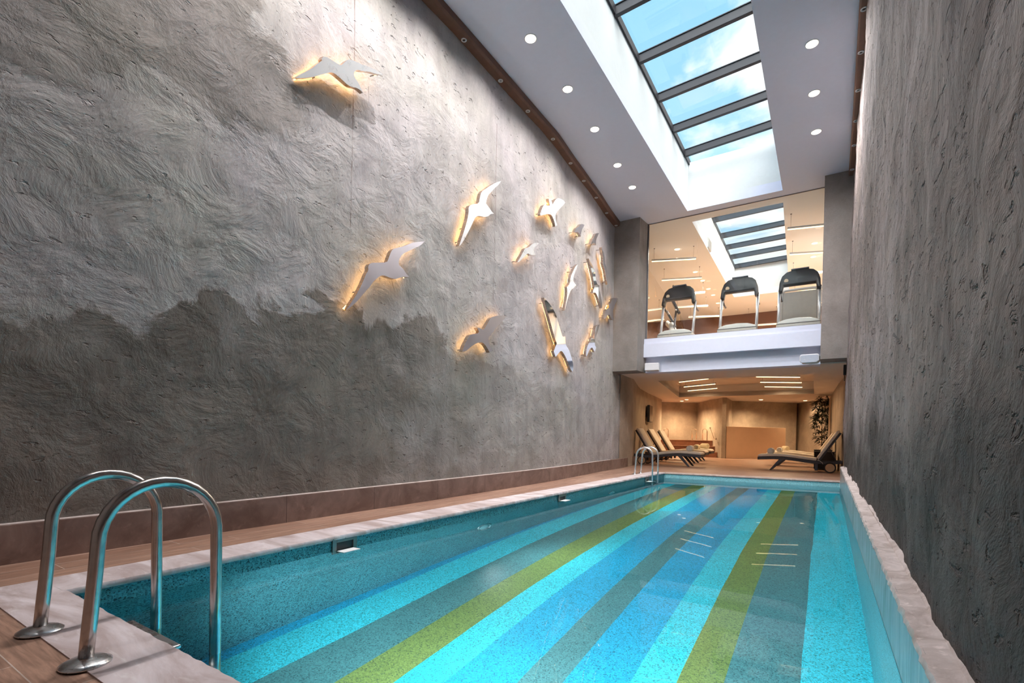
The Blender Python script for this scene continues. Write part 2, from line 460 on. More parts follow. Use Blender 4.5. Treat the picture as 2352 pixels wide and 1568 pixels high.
def seams(n, base):
    sx = n.n('SeparateXYZ'); n.l(n.coord(), sx.inputs[0])
    for (y0, za, zb) in ((3.89, 3.4, 6.9), (6.84, 3.2, 6.2)):
        wob = n.math('MULTIPLY', n.math('SUBTRACT', n.noise(n.coord(), 6, 4), .5), .012)
        d = n.math('ABSOLUTE', n.math('ADD', n.math('SUBTRACT', sx.outputs['Y'], y0), wob))
        k = n.math('MULTIPLY', n.math('LESS_THAN', d, .006), n.math('MULTIPLY', n.math('GREATER_THAN', sx.outputs['Z'], za), n.math('LESS_THAN', sx.outputs['Z'], zb)))
        k = n.math('MULTIPLY', k, n.gray(n.noise(n.coord(), 3, 4), .4, .6, .15, .8))
        base = n.mix(k, base, (.16, .11, .09, 1))
    return base
PLASTER_L = concrete('grey_plaster', (.465, .43, .44, 1), (.42, .40, .375, 1), (.192, .168, .148, 1), 'coat', .8, extra=seams, upper=.6, comb=.16, more=.015)
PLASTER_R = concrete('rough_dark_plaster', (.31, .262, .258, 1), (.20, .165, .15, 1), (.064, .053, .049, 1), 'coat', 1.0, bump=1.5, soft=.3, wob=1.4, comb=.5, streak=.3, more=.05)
PLASTER_COL = concrete('column_plaster', (.30, .265, .25, 1), (.27, .245, .23, 1), (.2, .2, .2, 1), None, .25, bump=.4)
PLASTER_LNG = concrete('lounge_plaster', (.47, .39, .315, 1), (.37, .305, .245, 1), (.2, .2, .2, 1), None, .25, bump=.5, streak=.04)

def sd_left(y, z):
    low = table(LOW, y) - z
    return max(low, poly_sd(UP, (y, z)) * .8, min(.12, poly_sd(PATCH, (y, z))) - .03)
def sd_right(y, z): return 1.15 + .25 * math.sin(y * 1.3) - z  # low zone: darker plaster, with light falloff painted in
wall_mesh('wall_left', lambda y, z: xl(y, z), -1, -1.6, 14.1, -.02, 7.3, .07, PLASTER_L, sd_left, 'tall grey trowelled plaster wall along the left of the pool')
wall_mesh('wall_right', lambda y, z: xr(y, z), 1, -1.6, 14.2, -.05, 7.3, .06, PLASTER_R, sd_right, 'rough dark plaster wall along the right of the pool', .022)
mb = MB(); mb.box((-5.6, -1.75, -.1), (.9, -1.6, 7.3)); struct('wall_near', mb, PLASTER_COL, 'plaster end wall behind the viewpoint')

# floor (pool deck), one surface around the basin
PL = [(1.03, -3.83), (2.3, -3.83), (4.35, -3.805), (7.3, -3.76), (11.38, -3.69), (13.36, -3.62)]
YF0, YF1 = 13.36, 13.86                  # far pool edge: left end, right end
XRP = .333
def yf(x): return lerp(YF0, YF1, (x + 3.62) / (XRP + 3.62))
mb = MB()
mb.face([(-6, -1.7, 0), (.8, -1.7, 0), (.8, 1.03, 0), (-6, 1.03, 0)])
prev = None
for (ya, xa), (yb, xb) in zip(PL, PL[1:]):
    mb.face([(-6.2, ya, 0), (xa, ya, 0), (xb, yb, 0), (-6.2, yb, 0)])
mb.face([(-8.5, YF0, 0), (-3.62, YF0, 0), (XRP, YF1, 0), (1.2, YF1, 0), (1.2, 33, 0), (-8.5, 33, 0)])
floor = struct('floor', mb, PLANK, 'wood-look plank floor around the pool', cat='floor')

# baseboard on the left wall
mb = MB()
ys = [-1.6 + .4 * i for i in range(41)]
def bbx(y): return table(WB, min(y, 14.3)) + .045 if y < 14.3 else lerp(-5.105, -5.35, (y - 14.3) / 1.9)
def bbf(a, b):
    y = lerp(-1.6, 16.2, a); X = bbx(y)
    return [(X - .06, y, .283), (X, y, .283), (X + .003, y, .278), (X + .003, y, 0)][int(round(b * 3))]
mb.grid(bbf, 60, 3, False)
struct('baseboard_left', mb, BASEB, 'brown stone tile skirting along the left wall', cat='baseboard')
mb = MB()
mb.grid(lambda a, b: (lerp(bbx(lerp(-1.6, 13.2, a)) - .06, bbx(lerp(-1.6, 13.2, a)) - .004, b), lerp(-1.6, 13.2, a), .284 + .006 * math.sin(b * PI)), 80, 3)
struct('trim_3', mb, LEDGE, 'pale mortar line on top of the stone skirting', cat='trim')

# ceiling of the hall with the skylight opening, and the gym ceiling
OX0, OX1, OY0, OY1 = -3.22, -.985, 3.3, 13.57
mb = MB()
for (x0, y0, x1, y1) in ((-6.2, -1.75, OX0, YG), (OX1, -1.75, 1.2, YG), (OX0, -1.75, OX1, OY0), (OX0, OY1, OX1, YG)):
    mb.box((x0, y0, ZC), (x1, y1, ZC + .25))
struct('ceiling', mb, CEIL, 'pale grey painted ceiling over the pool', cat='ceiling')
mb = MB()
GA = (-3.26, 14.32); GB = (-1.02, 14.29); GC_ = (-1.335, 22.98); GD = (-3.405, 22.93)
def slab(mb, pts, z0, z1): mb.prism([(p[0], p[1], z0) for p in pts], (0, 0, z1 - z0))
slab(mb, [(-7, YG), (1.2, YG), (1.2, GB[1]), GB, GA, (-7, GA[1])], ZC, ZC + .25)
slab(mb, [(-7, GA[1]), GA, GD, (-7, GD[1])], ZC, ZC + .25)
slab(mb, [GB, (1.2, GB[1]), (1.2, GC_[1]), GC_], ZC, ZC + .25)
slab(mb, [(-7, GD[1]), GD, GC_, (1.2, GC_[1]), (1.2, 27), (-7, 27)], ZC, ZC + .25)
struct('ceiling_gym', mb, WHITE, 'cream ceiling of the gym behind the glass', cat='ceiling')
# skylight shafts
mb = MB()
ZS = ZC + .25
mb.box((OX0 - .2, OY0, ZS), (OX0, OY1, ZR)); mb.box((OX1, OY0, ZS), (OX1 + .2, OY1, ZR + .14))
mb.box((OX0 - .2, OY1, ZS), (OX1 + .2, OY1 + .2, ZR - .02)); mb.box((OX0 - .2, OY0 - .2, ZS), (OX1 + .2, OY0, ZR))
SHAFT = plain('shaft_paint', srgb(214, 219, 221), .6, var=.02)
struct('wall_skylight', mb, SHAFT, 'white plaster shaft of the skylight over the pool', cat='wall')
mb = MB()
mb.prism([(GA[0], GA[1], ZS), (GD[0], GD[1], ZS), (GD[0], GD[1], ZR), (GA[0], GA[1], ZR)], (-.2, 0, 0))
mb.prism([(GB[0], GB[1], ZS), (GC_[0], GC_[1], ZS), (GC_[0], GC_[1], ZR), (GB[0], GB[1], ZR)], (.2, 0, 0))
mb.prism([(GD[0], GD[1], ZS), (GC_[0], GC_[1], ZS), (GC_[0], GC_[1], ZR), (GD[0], GD[1], ZR)], (0, .2, 0))
mb.prism([(GA[0], GA[1], ZS), (GB[0], GB[1], ZS), (GB[0], GB[1], ZR), (GA[0], GA[1], ZR)], (0, -.2, 0))
struct('wall_gym_skylight', mb, SHAFT, 'white shaft of the gym skylight seen through the glass', cat='wall')

def skylight(name, bars, xa, xb, za, zb, label, y0, y1):
    root = thing(name, label, 'skylight'); root['kind'] = 'structure'
    for y in bars:
        b = MB(); x0, x1 = xa(y), xb(y)
        b.prism([(x0, y - .04, za - .1), (x1, y - .04, zb - .1), (x1, y - .04, zb + .06), (x0, y - .04, za + .06)], (0, .08, 0), .006)
        b.prism([(x0, y - .055, za + .06), (x1, y - .055, zb + .06), (x1, y - .055, zb + .075), (x0, y - .055, za + .075)], (0, .11, 0))
        b.build('bar', FRAME, root)
    for fx, z in ((xa, za), (xb, zb)):
        b = MB(); b.prism([(fx(y0) - .03, y0, z - .08), (fx(y0) + .035, y0, z - .08), (fx(y0) + .035, y0, z + .06), (fx(y0) - .03, y0, z + .06)], (fx(y1) - fx(y0), y1 - y0, 0))
        b.build('side_rail', FRAME, root)
    lim = [y0] + list(bars) + [y1]
    lim = sorted(set(lim))
    for a, b_ in zip(lim, lim[1:]):
        if b_ - a < .1: continue
        p = MB(); p.prism([(xa(a), a, za + .08), (xb(a), a, zb + .08), (xb(b_), b_, zb + .08), (xa(b_), b_, za + .08)], (0, 0, .012))
        p.build('pane', GLASS, root)
    return root
skylight('window_1', [4.29, 5.56, 6.83, 8.1, 9.37, 10.665, 11.924, 13.1], lambda y: OX0, lambda y: OX1, ZR, ZR + .135, 'long skylight of dark bars over the pool showing blue sky', OY0 - .1, OY1 + .1)
gx0 = lambda y: lerp(GA[0], GD[0], (y - GA[1]) / (GD[1] - GA[1])) - .02
gx1 = lambda y: lerp(GB[0], GC_[0], (y - GB[1]) / (GC_[1] - GB[1])) + .02
skylight('window_3', [15.1, 16.35, 17.6, 19.15, 20.4, 21.6, 22.87], gx0, gx1, ZR, ZR + .05, 'skylight of the gym with dark bars seen through the glass', 14.25, 23.0)
mb = MB()
mb.box((gx0(16.9) + .02, 16.65, 7.07), (gx0(16.9) + .05, 17.15, 7.38))
for i in range(7): mb.box((gx0(16.9) + .05, 16.67, 7.09 + i * .041), (gx0(16.9) + .06, 17.13, 7.11 + i * .041))
tag(mb.build('air_vent', GREYPL), 'small grey air vent in the white shaft of the gym skylight', 'vent')

# columns
for s, (x0, x1) in (('left', (-5.4, -4.42)), ('right', (-.118, .6))):
    mb = MB()
    if s == 'left':
        mb.prism([(-5.4, YC, ZL), (-4.415, YC, ZL), (-4.36, 14.0, ZL), (-5.4, 14.0, ZL)], (0, 0, ZC - ZL))
    else:
        mb.box((-.118, YC, ZL + .03), (.7, 14.0, ZC))
    struct('column_' + s, mb, PLASTER_COL, 'grey plaster column at the %s end of the glass gym front' % s, cat='column')
# balcony front
mb = MB(); mb.box((-4.372, 13.73, 3.2), (-.118, 14.0, 3.57)); mb.box((-4.372, 13.76, 3.57), (-.118, 14.0, 3.72))
struct('trim_4', mb, CEIL, 'white fascia under the glass gym front', cat='trim')
mb = MB(); mb.box((-4.40, 13.93, ZL - .004), (-.118, 14.3, 3.2)); struct('trim_5', mb, CEIL, 'set-back grey beam face below the white fascia', cat='trim')
mb = MB(); mb.box((-7.2, 14.0, 3.5), (1.2, 27.0, ZG)); struct('floor_gym', mb, plain('gym_floor_wood', srgb(160, 128, 100), .4), 'floor of the upstairs gym', cat='floor')
# gym glass front
root = thing('window_2', 'frameless glass front of the upstairs gym', 'window'); root['kind'] = 'structure'
for (a, b_) in ((-4.36, -3.012), (-3.008, -1.537), (-1.533, -.11)):
    p = MB(); p.box((a, YG - .006, ZG - .02), (b_, YG + .006, ZC)); p.build('pane', GLASS_G, root)
p = MB(); p.box((-4.36, YG - .02, ZG - .03), (-.11, YG + .02, ZG + .006)); p.box((-4.36, YG - .015, ZC - .012), (-.11, YG + .015, ZC + .0)); p.box((-4.375, YG - .03, ZG - .03), (-4.345, YG + .03, ZC), 0)
p.build('channel', DARKMETAL, root)
# gym walls
mb = MB(); mb.prism([(-5.25, 14.0, ZG), (-5.46, 17.38, ZG), (-5.73, 20.05, ZG), (-6.3, 26.4, ZG)] + [(-6.5, 26.4, ZG), (-6.5, 14, ZG)], (0, 0, ZC - ZG))
struct('wall_gym_left', mb, MIRROR, 'mirrored left wall of the gym', cat='wall')
mb = MB(); mb.box((-7, 26.3, ZG), (1.2, 26.5, ZC + .2)); struct('wall_gym_back', mb, plain('brown_veneer', srgb(100, 66, 47), .5, 0, .12, 2), 'dark brown back wall of the gym', cat='wall')
mb = MB(); mb.box((.45, 14.0, ZG), (.6, 26.5, ZC + .2)); struct('wall_gym_right', mb, WHITE, 'right wall of the gym', cat='wall')

# wooden lamp trims under the ceiling
mb = MB()
def trimf(side):
    def fn(a, b):
        y = lerp(-1.6, 13.3, a)
        if side < 0:
            x0 = xl(y, 6.95); prof = [(x0 - .05, 6.87), (x0 + .125, 6.87), (x0 + .155, 6.9), (x0 + .155, 7.0)]
        else:
            x0 = xr(y, 6.95); prof = [(x0 + .05, 6.87), (x0 - .07, 6.87), (x0 - .09, 6.89), (x0 - .09, 7.0)]
        x, z = prof[int(round(b * 3))]; return (x, y, z)
    return fn
mb.grid(trimf(-1), 80, 3, False); struct('trim_1', mb, WOODTRIM, 'brown wooden lamp rail along the top of the left wall', cat='trim')
mb = MB(); mb.grid(trimf(1), 60, 3, False); struct('trim_2', mb, WOODTRIM, 'brown wooden lamp rail along the top of the right wall', cat='trim')

# ------------------------------------------------------------------ the pool
ZW = -.14; ZP = -1.6
pool = thing('swimming_pool', 'long rectangular pool with striped mosaic floor beside the left plaster wall', 'pool', (-1.75, 7.3, 0))
PO = (-1.75, 7.3, 0)
ring = [(x, y) for y, x in PL] + [(XRP, YF1), (XRP, 1.03)]
mb = MB(); mb.face([(x, y, ZP) for x, y in ring][::-1]); mb.build('pool_floor', STRIPES, pool)
mb = MB()
for (a, b_) in zip(ring[:5], ring[1:6]): mb.face([(a[0], a[1], ZP), (b_[0], b_[1], ZP), (b_[0], b_[1], -.004), (a[0], a[1], -.004)])
mb.build('left_side', TILE, pool)
a, b_ = ring[5], ring[6]; mb = MB(); mb.face([(a[0], a[1], ZP), (b_[0], b_[1], ZP), (b_[0], b_[1], -.004), (a[0], a[1], -.004)]); mb.build('far_side', TILE_LIT, pool)
a, b_ = ring[7], ring[0]; mb = MB(); mb.face([(a[0], a[1], ZP), (b_[0], b_[1], ZP), (b_[0], b_[1], -.004), (a[0], a[1], -.004)]); mb.build('near_side', TILE, pool)
def zled(y): return table([(-1.6, .17), (2.1, .205), (4.9, .25), (12.3, .355), (14, .375)], y)
mb = MB()
for y0, y1 in ((1.03, 13.86),): mb.face([(XRP, y0, ZP), (XRP, y1, ZP), (XRP, y1, ZW + .01), (XRP, y0, ZW + .01)])
mb.build('right_side', TILE, pool)
mb = MB(); mb.grid(lambda a, b: (XRP + .001, lerp(-1.6, 13.86, a), lerp(-.2, zled(lerp(-1.6, 13.86, a)), b)), 40, 3); mb.build('tile_band', BAND, pool)
mb = MB()
def ledf(a, b):
    y = lerp(-1.6, 13.4, a); z = zled(y); nz = noise.fractal(Vector((b * 2, y * 7, 1)), 1, 2, 4)
    e = noise.fractal(Vector((9, y * 11, 4)), 1, 2, 4) * .012
    prof = [(XRP - .003 + e * .3, z - .045), (XRP - .016 + e, z - .022), (XRP - .008 + e, z), (XRP + .04, z + .006), (XRP + .08, z + .012), (xr(y, .2) - .012, z + .022 + .02 * abs(noise.noise(Vector((0, y * 3, 0))))), (xr(y, .2) + .05, z + .05 + .05 * noise.noise(Vector((5, y * 2.3, 0))))]
    x, zz = prof[int(round(b * 6))]
    return (x, y, zz + nz * .008)
mb.grid(ledf, 420, 6, False); mb.build('mortar_ledge', LEDGE, pool, smooth=50)
# water
mb = MB(); mb.face([(x - (.004 if x < 0 else -.004), y, ZW) for x, y in ring][::-1])
mb.bm.normal_update()
wat = mb.build('water', WATER, pool)
if wat.data.polygons[0].normal.z < 0: wat.data.flip_normals()
# coping slabs
def strip(mb, A, B, z0=-.035, z1=.006):
    for i in range(len(A) - 1):
        mb.prism([(A[i][0], A[i][1], z0), (B[i][0], B[i][1], z0), (B[i + 1][0], B[i + 1][1], z0), (A[i + 1][0], A[i + 1][1], z0)], (0, 0, z1 - z0))
CO = [(1.03, -4.21), (2.4, -4.10), (4.8, -4.18), (8, -4.11), (11.4, -4.04), (13.36, -3.97)]
yy = [.75 + .12 * i for i in range(106)]
mb = MB()
def copf(a, b):
    y = lerp(1.03, 13.36, a); e = noise.fractal(Vector((2, y * 9, 0)), 1, 2, 5) * .007
    xi = table(PL, y) + .022 + e; xo = table([(.75, -4.19), (4.8, -4.18), (8, -4.11), (13.36, -3.97)], y)
    return [(xi - .012, y, -.036), (xi, y, -.028), (xi + .002, y, -.006), (xi - .006, y, .0068), (xo, y, .0068), (xo, y, -.01)][int(round(b * 5))]
mb.grid(copf, 320, 5, False); mb.build('coping', COPING, pool, smooth=40)
mb = MB()
def copn(a, b):
    x = lerp(-4.19, .333, a); e = noise.fractal(Vector((x * 9, 3, 0)), 1, 2, 5) * .006
    yi = 1.055 + e
    return [(x, yi - .012, -.036), (x, yi, -.028), (x, yi, -.006), (x, yi - .008, .006), (x, .75, .006), (x, .75, -.01)][int(round(b * 5))]
mb.grid(copn, 160, 5, False); mb.build('coping', COPING, pool, smooth=40)
mb = MB()
def copfar(a, b):
    x = lerp(-3.62, XRP, a); e = noise.fractal(Vector((x * 9, 7, 0)), 1, 2, 5) * .006; y = yf(x) - .02 + e
    return [(x, y + .012, -.036), (x, y, -.028), (x, y, -.006), (x, y + .008, .005), (x, y + .26, .005), (x, y + .26, -.01)][int(round(b * 5))]
mb.grid(copfar, 120, 5, False); mb.build('coping', stone('pink_grey_edge', srgb(168, 146, 138), srgb(196, 176, 170), 3), pool, smooth=40)
# skimmers
for (y0, y1, zt) in ((2.93, 3.21, -.012), (7.37, 7.66, -.03), (11.84, 12.13, -.04)):
    X = table(PL, (y0 + y1) / 2) + .002; zb = zt - .2
    b = MB(); w = .045
    b.box((X, y0, zb), (X + .018, y0 + w, zt), .003); b.box((X, y1 - w, zb), (X + .018, y1, zt), .003)
    b.box((X, y0 + w, zt - w), (X + .018, y1 - w, zt), .003); b.box((X, y0 + w, zb), (X + .018, y1 - w, zb + .03), .003)
    sk = b.build('skimmer_frame', plain('skimmer_steel', srgb(120, 126, 124), .35, .6), pool)
    b = MB(); b.box((X + .001, y0 + w, zb + .03), (X + .004, y1 - w, zt - w)); b.build('skimmer_throat', BLACK, sk)
    b = MB(); b.box((X + .02, y0 + w, ZW + .002), (X + .12, y1 - w, ZW + .008)); b.build('skimmer_flap', WHITE, sk)
# underwater lamps in the left side, and added unseen fill spots
for y in (5.3, 9.73):
    X = table(PL, y) + .002
    b = MB(); b.lathe([(.155, 0), (.155, .012), (.14, .02), (.125, .02), (.125, .006), (.01, .006)], (X, y, -.72), 40, 'X'); lr = b.build('lamp_ring', STEEL2, pool)
    b = MB(); b.lathe([(.12, .004), (.11, .014), (.01, .018)], (X, y, -.72), 40, 'X'); b.build('lamp_lens', plain('teal_lens', srgb(130, 190, 200), .15), lr)
for x in (-2.5, -1.5, -.5):  # added fill spots hidden below the near coping to brighten the pool
    ld = bpy.data.lights.new('underwater_lamp_and_fill', 'SPOT'); ld.energy = 270; ld.color = (.94, 1, 1); ld.spot_size = math.radians(125); ld.spot_blend = 1; ld.shadow_soft_size = .1
    lo = bpy.data.objects.new('underwater_lamp_and_fill', ld); COL.objects.link(lo); lo.location = (x, 1.1, -.5); lo.rotation_euler = Vector((.04 * (x + 1.5), 1, -.14)).to_track_quat('-Z', 'Y').to_euler()
for X, y in ((-3.73, 5.3), (-3.67, 9.73)):
    ld = bpy.data.lights.new('underwater_lamp_and_fill', 'SPOT'); ld.energy = 110; ld.color = (.94, 1, 1); ld.spot_size = math.radians(150); ld.spot_blend = 1; ld.shadow_soft_size = 0
    lo = bpy.data.objects.new('underwater_lamp_and_fill', ld); COL.objects.link(lo); lo.location = (X, y, -.72); lo.rotation_euler = Vector((1, 0, .1)).to_track_quat('-Z', 'Y').to_euler()
for o in children(pool):
    for v in o.data.vertices: v.co -= Vector(PO)
    for c in children(o):
        for v in c.data.vertices: v.co -= Vector(PO)
# the mosaic and stone patterns use object coordinates: keep them in metres of the room
for mm in (STRIPES,):
    for nd in mm.node_tree.nodes:
        if nd.type == 'MAPPING': nd.inputs['Location'].default_value = PO

# ------------------------------------------------------------------ ladders
def arch(y0, y1, zt, zb, off=(0, 0), lean=.04):
    """rail in its own plane: p along the pool edge normal, z up"""
    pts = [(y0, 0), (y0 + .012, .15), (y0 + lean * .8, .38)]
    n_ = 16; c = (y0 + lean + y1) / 2; r = (y1 - y0 - lean) / 2; zc = zt - r * 1.02
    for i in range(n_ + 1):
        a = PI - PI * i / n_; pts.append((c + r * math.cos(a), zc + r * 1.02 * math.sin(a)))
    pts += [(y1, .2), (y1, zb)]
    return pts
lad = thing('pool_ladder', 'large steel pool ladder on the pale coping in the near left corner', 'pool ladder', (-2.86, .77, 0))
for x, yend in ((-3.15, 1.255), (-2.57, 1.285)):
    b = MB(); b.tube([(x + 2.86, p - .77, z) for p, z in arch(.768, yend, .742, -1.15)], .0265, 20)
    rl = b.build('rail', plain('worn_steel', (.50, .46, .44, 1), .22, 1.0, .12, 20), lad)
    b = MB(); b.lathe([(.088, .006), (.088, .012), (.07, .022), (.045, .028), (.033, .032), (.027, .034)], (x + 2.86, 0, 0), 40); b.build('floor_flange', STEEL2, rl)
for z in (-.05, -.36, -.66, -.96):
    b = MB(); b.box((-.27, .315, z - .02), (.27, .37, z), .006); b.build('step', STEEL2, lad)
lad2 = thing('pool_ladder', 'smaller pale steel pool ladder at the far left corner by the loungers', 'pool ladder', (-4.0, 12.4, 0))
for y in (12.14, 12.62):
    b = MB(); b.tube([(p + 4.0 - 4.03, y - 12.4, z) for p, z in arch(0, .45, .69, -1.1)], .0225, 16)
    rl = b.build('rail', plain('pale_steel', (.72, .76, .78, 1), .3, .9), lad2)
    b = MB(); b.lathe([(.065, .004), (.065, .01), (.05, .018), (.025, .026)], (-.03, y - 12.4, 0), 28); b.build('floor_flange', STEEL2, rl)
for z in (-.17, -.45, -.75, -1.0):
    b = MB(); b.box((.395, -.25, z - .02), (.465, .21, z), .005); b.build('step', STEEL2, lad2)

# ------------------------------------------------------------------ birds on the left wall
CAMP = Vector((0, 0, CAM_H))
def ray(u, v): return CM @ Vector(((u - 1176) / F_PX, 1, (CY - v) / F_PX))
BIRDS = [
 ('large bright steel gull closest to the ceiling lamps, high above the others on the left', 640, 100, 9.046, 'm', [(945,245),(1200,400),(1290,455),(1340,420),(1400,360),(1470,325),(1530,340),(1620,380),(1720,430),(1850,470),(1960,520),(2080,590),(2170,630),(2130,650),(2000,620),(1880,580),(1750,575),(1660,548),(1600,560),(1570,590),(1560,640),(1580,700),(1650,800),(1700,900),(1755,1025),(1690,960),(1610,915),(1530,905),(1450,870),(1350,780),(1250,690),(1150,610),(1080,598),(1000,615),(850,655),(700,700),(500,720),(330,720),(400,670),(550,590),(700,510),(790,430),(880,370),(905,350),(890,325)]),
 ('large grey brushed steel gull with long drooping wing above the dark plaster edge', 770, 530, 7.84, 'b', [(1615,185),(1530,270),(1420,315),(1330,360),(1240,400),(1190,450),(1160,500),(1140,560),(1150,620),(1210,670),(1260,740),(1300,800),(1340,830),(1290,828),(1220,825),(1150,850),(1080,868),(1000,850),(900,810),(830,800),(770,840),(700,900),(620,1010),(520,1120),(440,1220),(330,1330),(240,1400),(190,1440),(260,1330),(370,1170),(450,1020),(520,870),(555,770),(600,710),(590,640),(630,578),(760,572),(930,570),(960,500),(990,410),(1030,330),(1130,300),(1250,270),(1380,215),(1500,200)]),
 ('bright steel gull with upright wing, high above the dark broad-winged bird', 1030, 400, 8.71, 'm', [(1055,135),(1000,215),(920,280),(860,350),(800,410),(770,490),(750,580),(800,650),(850,720),(880,765),(915,785),(840,795),(800,840),(720,855),(660,840),(580,830),(530,870),(500,940),(450,1050),(400,1150),(330,1280),(260,1400),(210,1440),(270,1260),(330,1080),(380,900),(405,770),(405,640),(480,600),(610,590),(630,460),(660,350),(750,290),(850,220),(950,165)]),
 ('dark grey broad-winged steel bird with forked tail, lowest of the near birds', 1030, 700, 11.2, 'b', [(1485,285),(1440,350),(1350,450),(1250,560),(1180,660),(1100,750),(1040,830),(1030,900),(1050,1000),(1090,1090),(1130,1170),(1060,1225),(1000,1110),(930,1010),(860,960),(780,965),(680,1010),(590,1070),(500,1150),(420,1200),(360,1200),(380,1110),(430,990),(500,860),(550,765),(650,745),(750,740),(790,690),(765,640),(740,585),(800,575),(840,620),(900,640),(960,560),(1020,450),(1080,340),(1180,290),(1300,275),(1420,275)]),
 ('bright steel bird with wide raised wings and long tail below the ceiling edge', 1170, 430, 8.253, 'm', [(1060,290),(990,370),(940,420),(890,480),(870,560),(885,640),(910,720),(870,745),(850,640),(800,520),(730,505),(660,520),(590,540),(580,510),(610,420),(655,325),(700,345),(765,345),(745,215),(790,230),(820,325),(850,270),(895,210),(960,210),(1030,250)]),
 ('small pale steel gull between the two larger pale birds and the long dark-winged bird', 1170, 430, 8.253, 'm', [(570,1060),(530,1090),(480,1140),(460,1190),(480,1240),(500,1280),(440,1285),(390,1275),(350,1245),(300,1300),(240,1360),(190,1410),(150,1420),(210,1320),(270,1210),(300,1150),(370,1140),(430,1070),(500,1050)]),
 ('slim bright steel gull with upright narrow wings above the long dark-winged bird', 1220, 590, 5.6, 'm', [(600,95),(580,160),(550,230),(540,300),(550,325),(580,360),(545,400),(510,425),(490,480),(465,560),(445,640),(430,690),(440,620),(460,520),(465,430),(460,385),(500,340),(505,260),(540,180),(570,120)]),
 ('largest dark mirror steel bird with long upright wing, low on the right of the flock', 1220, 590, 5.6, 'm', [(165,520),(220,580),(280,660),(330,760),(360,880),(390,980),(405,1030),(440,1020),(440,1090),(450,1140),(480,1180),(500,1230),(530,1330),(548,1430),(530,1480),(495,1420),(460,1320),(420,1240),(385,1200),(350,1240),(315,1285),(290,1215),(310,1160),(330,1110),(310,1060),(280,960),(250,840),(215,720),(180,600)]),
 ('small steel bird just below the lamp rail, left one of the two smallest', 1300, 490, 5.808, 'b', [(250,155),(225,190),(205,230),(200,310),(165,245),(130,250),(112,250),(140,190),(165,185),(182,160),(205,135)]),
 ('small steel bird below the lamp rail, right one of the two smallest', 1300, 490, 5.808, 'b', [(445,260),(420,310),(402,350),(402,420),(375,385),(348,410),(330,410),(355,345),(375,320),(387,290),(412,260)]),
 ('thin steel bird seen almost edge on, between the smallest bird and the column', 1300, 490, 5.808, 'b', [(474,450),(505,540),(520,620),(516,640),(545,720),(555,850),(557,950),(535,880),(520,760),(500,700),(488,660),(495,600)]),
 ('tall slender steel bird with long upright wing and white body near the column', 1300, 490, 5.808, 'm', [(303,600),(345,680),(385,760),(395,850),(412,940),(445,960),(442,1010),(458,1070),(482,1180),(477,1265),(450,1200),(420,1100),(390,1050),(362,1060),(362,1020),(380,980),(370,900),(345,780),(320,680)]),
 ('steel bird with crossed X shape touching the column edge', 1300, 490, 5.808, 'b', [(690,1130),(660,1200),(632,1280),(622,1320),(640,1420),(610,1420),(582,1340),(550,1370),(520,1410),(500,1400),(520,1310),(545,1270),(578,1260),(572,1215),(600,1190),(620,1130),(650,1125)]),
 ('steel bird with swallow tail and upright wing, lowest beside the column', 1320, 660, 8.71, 'm', [(500,740),(480,820),(450,920),(420,1000),(402,1070),(402,1150),(430,1200),(400,1290),(375,1240),(345,1190),(300,1240),(262,1330),(230,1385),(227,1300),(245,1200),(270,1130),(320,1080),(328,1010),(362,990),(382,910),(402,820),(440,760)]),
]
def smooth_poly(P, it=1):
    for _ in range(it):
        Q = []
        n_ = len(P)
        for i in range(n_):
            a, b, c = P[i - 1], P[i], P[(i + 1) % n_]
            v1 = (a - b); v2 = (c - b)
            if v1.length and v2.length and v1.angle(v2) < 1.9: Q.append(b.copy()); continue      # keep tips
            Q.append(b * .75 + a * .25); Q.append(b * .75 + c * .25)
        P = Q
    return P
from mathutils import geometry as geo_
OFF, THICK = .145, .065
TILT = {0: .17, 2: .06, 4: .1, 5: .06, 6: .06}
